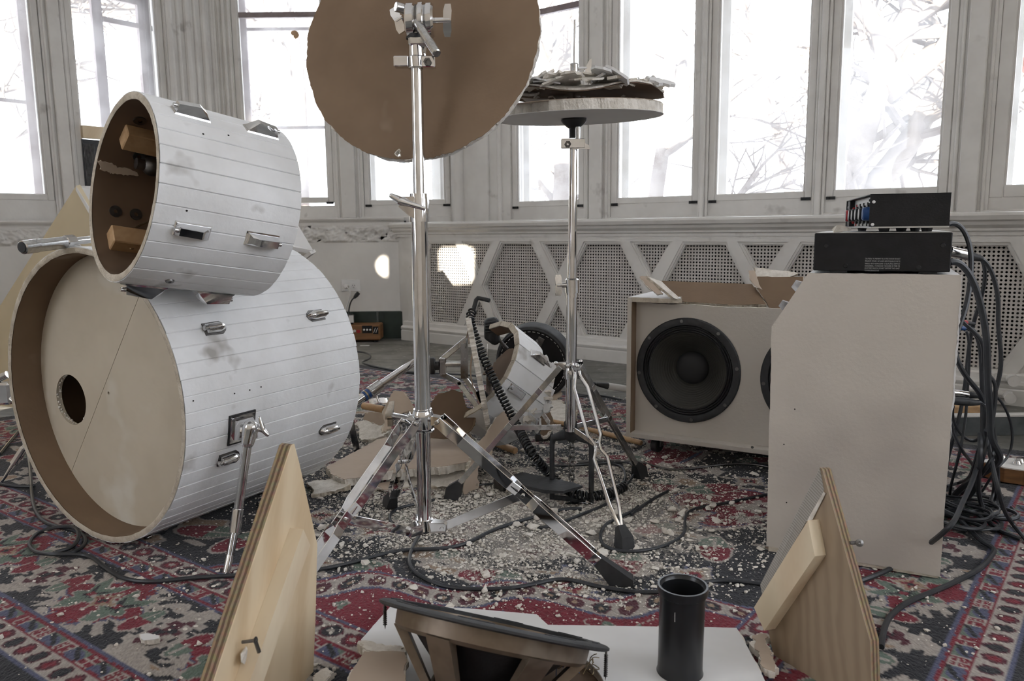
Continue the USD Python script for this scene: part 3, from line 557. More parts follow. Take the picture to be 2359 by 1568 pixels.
rim_v = np.array(rim_v); f = []
for k in range(na):
    for j in range(2):
        p, q = k * 3 + j, ((k + 1) % na) * 3 + j; f += [(p, q, q + 1), (p, q + 1, p + 1)]
obj('rim', trimesh.Trimesh(rim_v, f, process=False), M['rim'], B, smooth=60)
REC = .066; hc = bd.c + bd.ax * REC
def on_head(px, py): q = PL(px, py, hc, bd.ax) - hc; return float(q @ bd.u), float(q @ bd.v)
disc = sg.Point(0, 0).buffer(bd.R - .0130, 64); hx, hy = on_head(161, 920); disc = disc.difference(sg.Point(hx + .004, hy).buffer(.0585, 40))
l0, l1 = np.array(on_head(320, 683)), np.array(on_head(165, 1085)); e = unit(l1 - l0); cut = sg.LineString([l0 - e * .4, l1 + e * .4]).buffer(.0006)
halves = sorted(disc.difference(cut).geoms, key=lambda g: -g.area)
nx_, ny_ = on_head(250, 905)
for g in halves[:2]: obj('head_panel', ext(g.difference(sg.Point(nx_, ny_).buffer(.0035)), .0125, bd.M(REC), z0=-.0125), M['cream'], B, smooth=False)
tornring = []
for k in range(60):
    a = 2 * math.pi * k / 60; r = np.random.default_rng(k); tornring.append(ball(hc + bd.u * (hx + .004 + .0585 * math.cos(a)) + bd.v * (hy + .0585 * math.sin(a)) + bd.ax * r.uniform(.002, .011), r.uniform(.0015, .0035), 1))
obj('hole_edge', tornring, M['gypsum'], B)
obj('back_head', ext(sg.Point(0, 0).buffer(bd.R - .0132, 48), .0125, bd.M(bd.L - .03)), M['cream'], B, smooth=False)
def lug(d, px=None, py=None, at=None, flip=1, kind='bullet', parent=None, scale=1.0):
    a, th = d.hit(px, py) if at is None else at
    x, y, n = d.fr(th); x = x * flip; o = d.at(a, th); ax3 = (x, np.cross(n, x), n); Q = lambda p: np.array([o + x * p[0] * scale + ax3[1] * p[1] * scale + n * p[2] * scale])[0]
    if kind == 'bullet':
        base = hull([Q((X, Y, Z)) for X, Y in [(.027, .013), (.027, -.013), (-.014, .014), (-.014, -.014), (-.022, .008), (-.022, -.008), (-.026, 0)] for Z in (0, .0022)])
        body = hull([Q((.024, .010 * math.cos(t), .002 + .015 * abs(math.sin(t)) + .000)) for t in np.linspace(0, math.pi, 9)] + [Q((-.006, .011 * math.cos(t), .002 + .016 * math.sin(t))) for t in np.linspace(0, math.pi, 9)] + [Q((-.018, .007 * math.cos(t), .002 + .011 * math.sin(t))) for t in np.linspace(0, math.pi, 7)] + [Q((-.025, 0, .003))])
        nut = [cyl(Q((.022, 0, .010)), Q((.031, 0, .010)), .0052, 16), cyl(Q((.030, 0, .010)), Q((.0315, 0, .010)), .003, 12)]
    else:
        base = hull([Q((X, Y, Z)) for X, Y, Z in [(sx * .036, sy * .015, 0) for sx in (-1, 1) for sy in (-1, 1)] + [(sx * .034, sy * .013, .003) for sx in (-1, 1) for sy in (-1, 1)]])
        body = hull([Q(p) for p in [(.033, .0125, .003), (.033, -.0125, .003), (-.033, .0125, .003), (-.033, -.0125, .003), (.030, .0075, .019), (.030, -.0075, .019), (-.012, .0075, .023), (-.012, -.0075, .023), (-.026, .0065, .014), (-.026, -.0065, .014)]])
        nut = [cyl(Q((.028, 0, .011)), Q((.038, 0, .011)), .0042, 14)]
    L_ = obj('lug', cat([body]), M['chrome'], parent, smooth=28); obj('gasket', base, M['chrome'] if kind != 'bullet' else M['steel'], L_, smooth=False); obj('nut', nut, M['chrome_dull'], L_)
for (x, y), fl in (((495, 756), -1), ((725, 727), 1), ((752, 987), 1), ((527, 1053), -1)): lug(bd, x, y, flip=fl, parent=B)
lug(bd, at=(.09, math.radians(-78)), flip=-1, parent=B); lug(bd, at=(.10, math.radians(140)), flip=-1, parent=B); lug(bd, at=(.40, math.radians(-60)), parent=B)
# bracket and spur on the near side
a0, th0 = bd.hit(556, 984); x, y, n = bd.fr(th0); o = bd.at(a0, th0); S = obj('spur_bracket', [box((.060, .058, .004), o + n * .003, (x, y, n), .002), hull([o + x * sx * .022 + y * sy * .022 + n * .004 for sx in (-1, 1) for sy in (-1, 1)] + [o + x * sx * .013 + y * sy * .014 + n * .030 for sx in (-1, 1) for sy in (-1, 1)]), cyl(o + n * .012 - x * .014, o + n * .034 + x * .012, .015, 20)], M['chrome'], B)
obj('gasket', box((.066, .064, .003), o + n * .0008, (x, y, n)), M['rubber'], S)
e0 = P(578, 985, o[1] - .055); e1_ = P(571, 1018, e0[1] - .005); k1 = P(549, 1172, 1.465); k2 = P(541, 1225, 1.455); tip = G(521, 1322)
obj('spur_joint', [hull(np.vstack([ball(e0, .016, 2).vertices, ball(e1_, .0125, 2).vertices])), cyl(o + n * .03, e0, .011, 16)], M['chrome'], B)
w0 = P(606, 990, e0[1]); sp = obj('spur_leg', [cyl(e1_, k1, .0088, 18), cyl(k1, k2, .0108, 18), lathe([(0, 0), (.0075, 0), (.0075, .09), (.005, .1), (0, .1)], tip + (k2 - tip) * .05, k2 - tip, 16), cyl(k2, k2 + (tip - k2) * .55, .0075, 16), cyl(k2 + (tip - k2) * .5, tip, .0048, 12, .0022)], M['chrome'], B)
wn_ = obj('wing_nut', [cyl(e0, w0, .0055, 12), hull(np.vstack([ball(w0, .006, 1).vertices, ball(P(598, 962, w0[1]), .0035, 1).vertices])), hull(np.vstack([ball(w0, .006, 1).vertices, ball(P(616, 1001, w0[1]), .004, 1).vertices]))], M['chrome'], B)
# far-side spur, its foot at the left edge of the picture
q0 = bd.at(a0, math.radians(180) - th0); f1 = G(2, 1112); f0 = P(56, 1032, f1[1] + .02)
obj('spur_leg', [cyl(f0 + (f0 - f1) * .8, f0, .0088, 16), cyl(f0, f0 + (f1 - f0) * .45, .0105, 16), cyl(f0 + (f1 - f0) * .4, f1, .007, 14, .003)], M['chrome'], B)
hb = P(8, 905, f1[1] + .05); obj('spur_bracket', [box((.05, .03, .06), hb, bev=.006), cyl(hb, f0 + (f0 - f1) * .8, .010, 14), cyl(P(-20, 880, hb[1]), P(18, 862, hb[1]), .01, 14)], M['chrome'], B)

# ---------------------------------------------------------------- tom drum lying on the bass drum
sc = .887; td = Drum(CAM + (V(-.7758, 1.567, .7496) - CAM) * sc, .7891, -.1624, .19 * sc, .2895 * sc)
Tm = thing('tom_drum', 'white slatted tom drum, open end showing brown inside, propped on bass drum', 'drum', td.c - V(0, 0, td.R))
td.staves(32, Tm, M['white_paint'], seed=4, gap=.0005)
obj('backing', td.tube(td.R - .0044, td.R - .0018, .002, td.L - .003), M['white_paint'], Tm)
obj('shell', [td.tube(td.R - .0135, td.R - .0042, .001, td.L - .002)], M['brown_dark'], Tm)
rv_ = [];
for k in range(96):
    a = 2 * math.pi * k / 96; w = rr_.uniform(-.0006, .0006, 3); rv_ += [td.at(0, a, td.R - .0138 + w[0]), td.at(-.002 + w[1], a, td.R - .008), td.at(-.0008, a, td.R - .0012)]
f = []
for k in range(96):
    for j in range(2):
        p, q = k * 3 + j, ((k + 1) % 96) * 3 + j; f += [(p, q, q + 1), (p, q + 1, p + 1)]
obj('rim', trimesh.Trimesh(np.array(rv_), f, process=False), M['rim'], Tm, smooth=60)
obj('back_head', ext(sg.Point(0, 0).buffer(td.R - .0138, 40), .010, td.M(td.L - .012)), M['brown_dark'], Tm, smooth=False)
for (x, y), fl in (((440, 264), -1), ((601, 305), 1), ((443, 531), -1), ((603, 553), 1)): lug(td, x, y, flip=fl, kind='box', parent=Tm, scale=.88)
for a_, fl in ((.055, -1), (.185, 1)): lug(td, at=(a_, math.radians(-92)), flip=fl, kind='box', parent=Tm, scale=1.05)
for px, py in ((285, 304), (252, 557)):
    q, nn, a = td.inner(px, py); a = min(a, .12); tt = np.cross(td.ax, nn)
    obj('wood_block', box((.13, .040, .030), q + td.ax * .062 + nn * .014, (td.ax, tt, nn), .002), M['stick'], Tm)
q, nn, a = td.inner(343, 374); obj('clamp', [ball(q + nn * .02, .019, 2), cyl(q, q + nn * .03, .014, 18), cyl(q + nn * .02 - td.ax * .03, q + nn * .02 + td.ax * .02, .011, 16)], M['steel'], Tm)
for px, py in ((266, 487), (313, 494), (322, 277), (320, 360)):
    q, nn, a = td.inner(px, py); obj('washer', lathe([(.004, 0), (.0115, 0), (.0115, .003), (.004, .003), (.004, 0)], q, nn, 20), M['steel'], Tm)
iw = lambda x, y: (lambda t: t[0] + t[1] * .012)(td.inner(x, y))
obj('wire', sweep(spl([iw(340, 515), iw(308, 530), iw(288, 560), iw(298, 583), iw(318, 562), iw(345, 545)], 30), .0018, 6), M['brass'], Tm)
tq = [iw(222, 366), iw(226, 384), iw(250, 392), iw(284, 396), iw(312, 400), iw(310, 392)]
q2, Mx = poly3(tq, 0, td.inner(260, 385)[1]); obj('torn_strip', ext(rough(sg.Polygon(q2).buffer(.001), .0015, .004, 3), .003, Mx), M['tan_paper'], Tm)
a_, t_ = td.hit(391, 646); x, y, n = td.fr(t_); o = td.at(a_, t_); obj('vent_grommet', lathe([(.003, 0), (.008, 0), (.007, .003), (.003, .003), (.003, 0)], o, n, 18), M['steel'], Tm)
for px, py in ((468, 309), (526, 312), (430, 485)):
    a_, t_ = td.hit(px, py); x, y, n = td.fr(t_); obj('nail_hole', lathe([(0, 0), (.0018, 0), (.0018, .0009), (0, .0009)], td.at(a_, t_), n, 8), M['dark'], Tm)
for px, py in ((540, 906), (575, 898), (601, 891), (445, 923)):
    a_, t_ = bd.hit(px, py); x, y, n = bd.fr(t_); obj('nail_hole', lathe([(0, 0), (.0016, 0), (.0016, .0009), (0, .0009)], bd.at(a_, t_), n, 8), M['dark'], B)

# ---------------------------------------------------------------- chrome arm lying across the top of the bass drum
p0, p1 = P(66, 568, 1.52), P(212, 551, 1.66); d = unit(p1 - p0); lift = V(0, 0, .0)
A_ = thing('mounting_arm', 'chrome mounting arm with a knurled tube lying on the bass drum top', 'drum hardware', (p0[0], p0[1], p0[2] - .013))
pm = p0 + (p1 - p0) * .62
obj('sleeve', [cyl(p0 - d * .006, pm, .0125, 24, bev=.0015), cyl(p0 - d * .014, p0 + d * .02, .0135, 24, bev=.002)], M['chrome_dull'], A_)
obj('end_cap', lathe([(0, 0), (.010, 0), (.0125, .004), (.0125, .008), (0, .008)], p0 - d * .016, d, 20), M['rubber'], A_)
obj('rod', [cyl(pm - d * .02, p1 + d * .25, .0078, 20), cyl(pm - d * .012, pm + d * .012, .0145, 8, bev=.002)], M['chrome'], A_)
obj('foot_peg', [cyl(pm - d * .01, bd.at(.03, math.radians(96)) - V(0, 0, .004), .0075, 14)], M['chrome_dull'], A_)

# ---------------------------------------------------------------- long white wedge-shaped box behind the drums
Wd = thing('wedge_box', 'long wedge-shaped white box with a cream end standing behind the drums', 'box', V(-1.6, 2.6, 0))
top = P(175, 428, 2.55); rt = P(722, 577, 2.75); rt2 = P(690, 515, 2.95); tr = V(rt2[0], 2.95, top[2]); lb = P(-60, 800, 2.75)
fr = rt - V(0, 0, .02)
white = [top, P(222, 505, 2.45), rt, rt2 + V(.0, .05, .0)]
w0 = np.array([top, P(636, 434, 2.9), rt, P(206, 482, 2.42)])
wtri = []
for tri_ in ((0, 1, 2), (0, 2, 3)):
    p = w0[list(tri_)]; n_ = unit(np.cross(p[1] - p[0], p[2] - p[0])); n_ = n_ if n_[2] > 0 else -n_; wtri.append(hull(np.vstack([p, p - n_ * .014])))
obj('white_panel', wtri, M['white_board'], Wd, smooth=False)
c0 = [top, P(206, 484, 2.42), P(330, 720, 2.40), P(330, 960, 2.40), G(-140, 925)]; ct = []
for k in range(1, 4):
    p = np.array([c0[0], c0[k], c0[k + 1]]); n_ = unit(np.cross(p[1] - p[0], p[2] - p[0])); n_ = n_ if np.dot(n_, CAM - p[0]) > 0 else -n_; ct.append(hull(np.vstack([p, p - n_ * .013])))
obj('cream_panel', ct, M['cream_wedge'], Wd, smooth=False)
obj('right_end', [bar(rt + V(-.002, 0, -.004), P(694, 600, 2.78), .03, .012, up=(0, 1, 0)), hull([P(722, 580, 2.76), P(688, 580, 2.80), P(690, 606, 2.84), P(700, 590, 2.95), P(640, 600, 2.95)])], M['grey_paper'], Wd, smooth=False)
obj('back_panel', bar(V(-1.15, 2.98, .34), V(-1.15, 2.98, .70), .5, .014, up=(1, 0, 0)), M['white_board'], Wd, smooth=False)
obj('back_foot', bar(V(-1.15, 2.98, .003), V(-1.15, 2.98, .34), .5, .014, up=(1, 0, 0)), M['white_board'], Wd, smooth=False)
# ================================================================ CYMBAL STAND with the big plasterboard disc
def az_dir(deg): return V(math.cos(math.radians(deg)), math.sin(math.radians(deg)), 0)
PX, PY = -.167, 1.42
def pz(py, px=970): return float(P(px, py, PY)[2])
base = V(PX - .006, PY, 0); topc = V(PX + .004, PY, 0)
axis_at = lambda z: base + (topc - base) * (z / 1.0) + V(0, 0, z)
CS = thing('cymbal_stand', 'tall chrome cymbal stand on a double-braced tripod in the foreground', 'cymbal stand', (PX, PY, 0))
zh, zc0, zc1, zm0, zm1, zl0, zl1 = pz(1208), pz(985), pz(942), pz(511), pz(446), pz(158), pz(130)
obj('lower_tube', [cyl(axis_at(zh), axis_at(zc0 + .01), .0134, 28), cyl(axis_at(zc1 - .01), axis_at(zm0 + .01), .0150, 28)], M['chrome'], CS)
obj('upper_tube', cyl(axis_at(zm1 - .05), axis_at(zl1 + .01), .0108, 28), M['chrome'], CS)
c = axis_at((zc0 + zc1) / 2); obj('leg_collar', [lathe([(.0152, -.019), (.0195, -.019), (.0205, -.017), (.0205, .006), (.0185, .014), (.0165, .017), (.0152, .017)], c, (0, 0, 1), 32), lathe([(.015, -.024), (.021, -.024), (.021, -.021), (.015, -.021)], c, (0, 0, 1), 28), lathe([(.015, .017), (.0175, .017), (.0175, .019), (.015, .019)], c, (0, 0, 1), 28)], M['chrome'], CS)
feet = [G(1438, 1345), V(-.30, 1.785, 0), V(-.42, 1.135, 0)]
hub = axis_at(zh)
for k, ft in enumerate(feet):
    h = unit((ft - V(PX, PY, 0)) * (1, 1, 0)); side = np.cross(h, (0, 0, 1)); R = np.linalg.norm((ft - V(PX, PY, 0))[:2])
    A = c + h * .032 - V(0, 0, .002); Fz = ft + V(0, 0, .028) - h * .03; ln = Fz - A; pv = A + ln * .50
    prof = [(0, .017), (.07, .017), (.13, .0135), (.42, .0135), (.47, .0075), (.54, .0075), (.58, .0125), (.90, .011), (1, .004)]
    L_ = None; strips = []
    up = unit(np.cross(side, unit(ln)))
    for sgn in (-1, 1):
        for (f0, w0), (f1, w1) in zip(prof[:-1], prof[1:]):
            p0, p1 = A + ln * (f0 - .004) + side * sgn * w0, A + ln * (f1 + .004) + side * sgn * w1
            strips.append(bar(p0, p1, .0205, .0022, up=up, bev=.0008))
    strips.append(bar(A + ln * .135, A + ln * .47, .002, .026, up=up))
    leg = obj('leg', strips, M['chrome'], CS, smooth=20)
    obj('rivet', [cyl(A - side * .023, A + side * .023, .0042, 12, bev=.001), cyl(pv - side * .013, pv + side * .013, .0042, 12, bev=.001)], M['chrome_dull'], leg)
    obj('brace', [bar(pv, hub + h * .036 - V(0, 0, .002), .0175, .0026, up=(0, 0, 1), bev=.0008)], M['chrome'], CS, smooth=20)
    d = unit(ln); fo = ft + V(0, 0, .0); xq, yq, zq = d, side, np.cross(d, side)
    heel = ft - h * .004
    foot = hull([heel + h * a + side * b + V(0, 0, z) for a, b, z in [(.022, .014, .001), (.022, -.014, .001), (-.022, .014, .001), (-.022, -.014, .001), (.020, .013, .014), (.020, -.013, .014)]] + [Fz - d * .028 + side * b + zq * a for a in (-.010, .010) for b in (-.009, .009)])
    obj('rubber_foot', foot, M['rubber'], leg, smooth=25)
    obj('clevis', [hull([A - h * .02 + side * s + V(0, 0, z) for s in (-.010, .010) for z in (-.010, .010)] + [A + h * .004 + side * s + V(0, 0, z) for s in (-.010, .010) for z in (-.006, .006)])], M['chrome'], CS, smooth=25)
hb_ = [lathe([(0, -.012), (.017, -.012), (.019, -.008), (.017, .002), (.0155, .012), (0, .012)], hub, (0, 0, 1), 28)]
for ft in feet:
    h = unit((ft - V(PX, PY, 0)) * (1, 1, 0)); s = np.cross(h, (0, 0, 1)); hb_.append(hull([hub + h * a + s * b + V(0, 0, z) for a, b, z in [(.005, .012, -.012), (.005, -.012, -.012), (.005, .012, .009), (.005, -.012, .009), (.042, .008, -.011), (.042, -.008, -.011), (.044, .008, .004), (.044, -.008, .004), (.040, .008, .008), (.040, -.008, .008)]]))
    hb_.append(cyl(hub + h * .036 - s * .010 - V(0, 0, .003), hub + h * .036 + s * .010 - V(0, 0, .003), .004, 12))
obj('hub', hb_, M['chrome'], CS)
# wing bolt seen left of the leg collar
q = P(905, 957, PY + .05); obj('height_bolt', [cyl(axis_at(q[2]) , q, .006, 14), hull([q + V(x, y, z) for x in (-.014, .0) for y in (-.006, .006) for z in (-.006, .006)] + [q + V(.004, 0, .030), q + V(-.006, 0, .028)]), hull([q + V(x, y, z) for x in (-.010, .0) for y in (-.006, .006) for z in (-.02, -.004)])], M['chrome_dull'], CS, smooth=25)
# middle clamp
c = axis_at((zm0 + zm1) / 2); hh = (zm1 - zm0) / 2
obj('middle_clamp', [lathe([(.0150, -hh), (.0182, -hh), (.0182, hh * .55), (.0172, hh), (.0112, hh), (.0112, hh - .01)], c, (0, 0, 1), 32), hull([c + V(x, y, z) for x, y, z in [(-.006, -.017, -.02), (-.006, -.017, .020), (-.030, -.012, .020), (-.036, -.010, .002), (-.018, -.014, -.014), (-.030, .006, .018), (-.006, .010, .02), (-.006, .010, -.02)]])], M['chrome'], CS, smooth=30)
wb = P(922, 462, PY - .02); obj('wing_screw', [lathe([(0, 0), (.0068, 0), (.0075, .006), (.0055, .016), (.0035, .05), (0, .05)], wb + V(-.003, -.004, 0), V(.8, .15, -.25), 18), hull(np.vstack([ball(wb, .0080, 1).vertices, ball(P(902, 451, PY - .02), .0048, 1).vertices]))], M['chrome'], CS)
# memory lock under the tilter
c = axis_at((zl0 + zl1) / 2); hh = (zl0 - zl1) / -2
obj('memory_lock', [lathe([(.011, -hh), (.0155, -hh), (.0165, -hh * .7), (.0165, hh * .8), (.015, hh), (.011, hh)], c, (0, 0, 1), 28), box((.026, .022, 2 * hh * .86), c + V(-.026, -.004, .0), bev=.0015), box((.024, .022, 2 * hh * .95), c + V(.022, -.004, -.001), bev=.0015)], M['chrome'], CS, smooth=25)
nut = P(985, 143, PY - .016); obj('lock_nut', [lathe([(.0035, 0), (.0072, 0), (.0072, .005), (.0035, .005), (.0035, 0)], nut, (0, -1, 0), 6), lathe([(0, 0), (.0035, 0), (.003, .003), (0, .003)], nut, (0, -1, 0), 12)], M['steel'], CS, smooth=False)
# tilter
nk = [axis_at(zl1), axis_at(pz(92))]; obj('neck', [cyl(nk[0], nk[1], .0142, 28, .0132), hull([axis_at(zl1) + V(.009, -.006, 0), axis_at(zl1) + V(.016, .0, 0), P(985, 88, PY - .008), P(978, 60, PY)])], M['chrome'], CS)
obj('neck_band', lathe([(.012, 0), (.0178, 0), (.0178, .007), (.012, .007), (.012, 0)], axis_at(pz(90)), (0, 0, 1), 28), M['rubber'], CS)
tc = P(958, 48, PY); X_ = V(1, 0, 0)
for nme, x0, x1, r in (('tilter_disc', -.017, .0005, .030), ('tilter_disc', .004, .017, .0315), ('tilter_disc', .0175, .032, .0305)):
    o = tc + X_ * x0; L = x1 - x0; obj(nme, lathe([(0, 0), (r - .002, 0), (r, .002), (r, L - .004), (r - .004, L), (0, L)], o, X_, 40), M['chrome'], CS)
obj('tilter_gear', cyl(tc + X_ * .0, tc + X_ * .005, .027, 24), M['steel'], CS)
obj('tilter_clevis', [box((.034, .03, .03), tc + V(.004, 0, -.030), bev=.004)], M['chrome_dull'], CS)
def wing(o, axis, arm, L, r=.0055, stem=.02, w=.011):
    """a wing nut: stem along axis from o, two flat wings along arm"""
    axis, arm = unit(axis), unit(arm); e = o + axis * stem; t = np.cross(axis, arm); ms = [cyl(o, e + axis * .008, r, 18)]
    for s in (-1, 1):
        ms.append(hull([e + arm * s * a + axis * b + t * cc for a, b, cc in [(.0, -.004, .0045), (0, .010, .0045), (0, -.004, -.0045), (0, .010, -.0045), (L * .6, -.004, .0035), (L * .6, w, .0035), (L * .6, -.004, -.0035), (L * .6, w, -.0035), (L, -.001, .0025), (L, w - .002, .0025), (L, -.001, -.0025), (L, w - .002, -.0025)]]))
    return cat(ms)
obj('wing_nut', wing(tc + X_ * .032, (1, 0, 0), (.05, -.25, 1), .027), M['chrome'], CS, smooth=25)
obj('wing_nut', wing(P(928, 40, PY + .02), (-.9, .1, -.5), (.35, -.2, -.9), .024, stem=.006, w=.013), M['chrome'], CS, smooth=25)
rc_ = P(937, 18, PY - .005); obj('side_rod', [cyl(tc + V(-.012, 0, .018), P(911, 15, PY - .012), .0085, 20, bev=.001)], M['chrome_dull'], CS)
obj('boom_end', [cyl(P(959, 50, PY - .02), P(1007, 124, PY - .075), .0072, 24, .0076, bev=.0015)], M['chrome_dull'], CS)
# the disc
ca, ce = math.radians(76), math.radians(-14); cax = V(math.cos(ce) * math.cos(ca), math.cos(ce) * math.sin(ca), math.sin(ce)); cc = P(965, 92, 1.505); CR = .230
obj('cymbal_post', [cyl(tc + V(.004, 0, .0), cc + cax * .03, .006, 14), cyl(cc - cax * .016, cc, .013, 20, .017), cyl(cc + cax * .0135, cc + cax * .025, .014, 20)], M['chrome_dull'], CS)
dq = rough(sg.Point(0, 0).buffer(CR, 60), .0016, .008, 5).difference(shapely.union_all([affinity.translate(sg.Polygon([(-.008, 0), (.010, -.002), (.012, .009), (-.006, .010)]), *p) for p in ()]))
cu = unit(np.cross(cax, (0, 0, 1))); cv = np.cross(cu, cax)
CY = thing('cymbal', 'big brown-backed plasterboard disc hung as a crash cymbal at top', 'cymbal', cc)
Mc = mat4(cc, cu, cv, -cax)
notch = []
for (x, y, s, sd) in ((918, 354, .0075, 1),):
    p = PL(x, y, cc, cax) - cc; notch.append(rough(sg.Point(p @ cu, p @ cv).buffer(s, 6), .003, .004, sd))
back = dq.difference(shapely.union_all(notch)); core = rough(sg.Point(0, 0).buffer(CR - .0005, 60), .0014, .006, 9).difference(shapely.union_all(notch).buffer(-.002)); front = rough(sg.Point(0, 0).buffer(CR + .0005, 60), .001, .009, 12).difference(shapely.union_all(notch).buffer(-.002))
obj('brown_face', ext(back, .0012, Mc, z0=0), M['brown'], CY, smooth=False)
obj('gypsum_core', ext(core, .0116, Mc, z0=-.0116), M['gypsum'], CY, smooth=50)
obj('white_face', ext(front, .0010, Mc, z0=-.0126), M['white_board'], CY, smooth=False)

# ================================================================ HI-HAT STAND and its two broken discs
HX, HY = .137, 1.77; hz = lambda py, px=1325: float(P(px, py, HY)[2]); hpt = lambda z: V(HX + .010 * (z - .3), HY, z)
HS = thing('hihat_stand', 'chrome hi-hat stand with rod legs, black yoke and chain', 'hi-hat stand', (HX, HY, 0))
obj('rod', [cyl(hpt(hz(265)), hpt(hz(48)), .0030, 14), ball(hpt(hz(48)), .003, 1)], M['chrome'], HS)
obj('upper_tube', cyl(hpt(hz(680)), hpt(hz(322)), .0098, 24), M['chrome'], HS)
obj('lower_tube', cyl(hpt(hz(992)), hpt(hz(650)), .0125, 24), M['chrome'], HS)
zc = hz(658); obj('height_clamp', [lathe([(.0125, -.016), (.016, -.016), (.016, .014), (.0125, .017)], hpt(zc), (0, 0, 1), 28), lathe([(.0128, -.026), (.0142, -.026), (.0142, -.016), (.0128, -.016)], hpt(zc), (0, 0, 1), 24)], M['chrome'], HS)
obj('wing_bolt', wing(hpt(zc) + V(-.012, -.004, .002), (-1, -.15, 0), (0, .1, 1), .024, stem=.016, w=.012), M['chrome_dull'], HS, smooth=25)
zl = hz(334); obj('memory_lock', [box((.052, .014, .020), hpt(zl) + V(-.002, -.012, .002), bev=.001), hull([hpt(zl) + V(x, -.012 + y, z) for y in (-.006, .006) for x, z in [(.0, .012), (.004, .012), (.032, -.002), (.036, -.011), (.0, -.009)]])], M['chrome'], HS, smooth=20)
obj('lock_nut', lathe([(.003, 0), (.0075, 0), (.0075, .004), (.003, .004), (.003, 0)], P(1308, 332, HY - .02), (0, -1, 0), 6), M['steel'], HS, smooth=False)
zq = hz(281); obj('seat_cup', [lathe([(0, -.034), (.0105, -.034), (.0105, -.014), (.014, -.012), (.024, -.004), (.029, .003), (.029, .004), (0, .004)], hpt(zq), (0, 0, 1), 32)], M['plastic'], HS)
obj('felt', lathe([(0, .004), (.027, .004), (.0285, .007), (.0285, .014), (.026, .018), (0, .018)], hpt(zq), (0, 0, 1), 32), M['rubber'], HS)
obj('tilt_screw', [cyl(hpt(zq) + V(.008, -.012, -.040), hpt(zq) + V(.008, -.014, -.012), .0058, 14)] + [lathe([(.005, 0), (.0066, 0), (.0066, .0008), (.005, .0008)], hpt(zq) + V(.008, -.0130, -.038 + k * .003), (0, 0, 1), 14) for k in range(9)], M['chrome_dull'], HS)
zcl = hz(160, 1338); obj('clutch', [lathe([(.003, -.030), (.009, -.030), (.0105, -.026), (.0105, .010), (.008, .013), (.003, .013)], hpt(zcl), (0, 0, 1), 24)], M['chrome_dull'], HS)
wq = P(1352, 157, HY - .004); obj('wing_nut', [cyl(hpt(zcl) + V(.008, -.004, 0), wq, .0035, 12), hull([wq + V(x, y, z) for y in (-.003, .003) for x, z in [(-.006, -.012), (.009, -.020), (.010, .020), (.006, .018), (-.002, .004)]])], M['chrome'], HS, smooth=20)
zk = hz(846, 1313); kc = hpt(zk); obj('leg_collar', lathe([(.0125, -.026), (.017, -.026), (.017, -.010), (.015, .0), (.0175, .006), (.0125, .010)], kc, (0, 0, 1), 28), M['chrome'], HS)
hf = [G(1437, 1262), G(1472, 1100), G(1046, 1147)]
for k, ft in enumerate(hf):
    h = unit((ft - V(HX, HY, 0)) * (1, 1, 0)); s = np.cross(h, (0, 0, 1)); A = kc + h * .024 + V(0, 0, .002); Z = ft + V(0, 0, .036) - h * .012; ln = Z - A; up = unit(np.cross(s, unit(ln)))
    if k == 0:   # two bent rods, pinched at the brace
        ms = []
        for sg_ in (-1, 1):
            ms.append(sweep([A + ln * f + s * sg_ * w for f, w in [(0, .006), (.05, .006), (.13, .017), (.44, .016), (.49, .006), (.53, .006), (.58, .016), (.86, .011), (.98, .003), (1.05, .003)]], .0040, 10))
        leg = obj('leg', ms, M['chrome'], HS)
    else:
        ms = []
        for sg_ in (-1, 1):
            for (f0, w0), (f1, w1) in zip([(0, .011), (.18, .011), (.22, .008), (.47, .008), (.52, .004), (.95, .005)][:-1], [(0, .011), (.18, .011), (.22, .008), (.47, .008), (.52, .004), (1.0, .005)][1:]): ms.append(bar(A + ln * f0 + s * sg_ * w0, A + ln * f1 + s * sg_ * w1, .013, .002, up=up, bev=.0006))
        ms += [bar(A, A + ln * .2, .002, .020, up=up)]
        leg = obj('leg', ms, M['chrome_dull'], HS, smooth=20)
    obj('rubber_foot', hull([ft + h * a + s * b + V(0, 0, z) for a, b, z in [(.022, .015, .001), (.022, -.015, .001), (-.014, .016, .001), (-.014, -.016, .001), (.016, .013, .03), (.016, -.013, .03)]] + [Z - unit(ln) * .008 + s * b + up * a for a in (-.008, .008) for b in (-.008, .008)]), M['rubber'], leg, smooth=25)
    pv = A + ln * .505; obj('brace', bar(pv, hpt(hz(985)) + h * .022, .013, .0024, up=(0, 0, 1), bev=.0006), M['chrome_dull'], HS, smooth=20)
    obj('clevis', [hull([kc + h * a + s * b + V(0, 0, z) for a, b, z in [(.01, .010, -.006), (.01, -.010, -.006), (.01, .010, .012), (.01, -.010, .012), (.034, .008, .0), (.034, -.008, .0), (.034, .008, .010), (.034, -.008, .010)]]), ball(kc + h * .036 + V(0, 0, .009), .005, 1)], M['chrome'], HS, smooth=25)
yk = hpt(hz(1000)); bl_, br_ = G(1272, 1150), G(1362, 1160); yx = unit((br_ - bl_)); yl = np.linalg.norm(br_ - bl_) / 2; ym = (bl_ + br_) / 2
yz = float(P(1318, 1005, ym[1])[2])
arch = [ym + yx * a + V(0, 0, z) for a, z in [(-yl, .002), (-yl, yz * .86), (-yl * .93, yz * .95), (-yl * .5, yz), (0, yz + .012), (yl * .5, yz), (yl * .93, yz * .95), (yl, yz * .86), (yl, .002)]]
obj('yoke', [sweep(arch, [.0065, .0065, .009, .012, .016, .012, .009, .0065, .0065], 10), cyl(ym + V(0, 0, yz), hpt(hz(985)) + V(0, 0, .01), .016, 20), bar(bl_ + V(0, 0, .006), br_ + V(0, 0, .006), .012, .005, bev=.001)], M['rubber'], HS)
lk = []
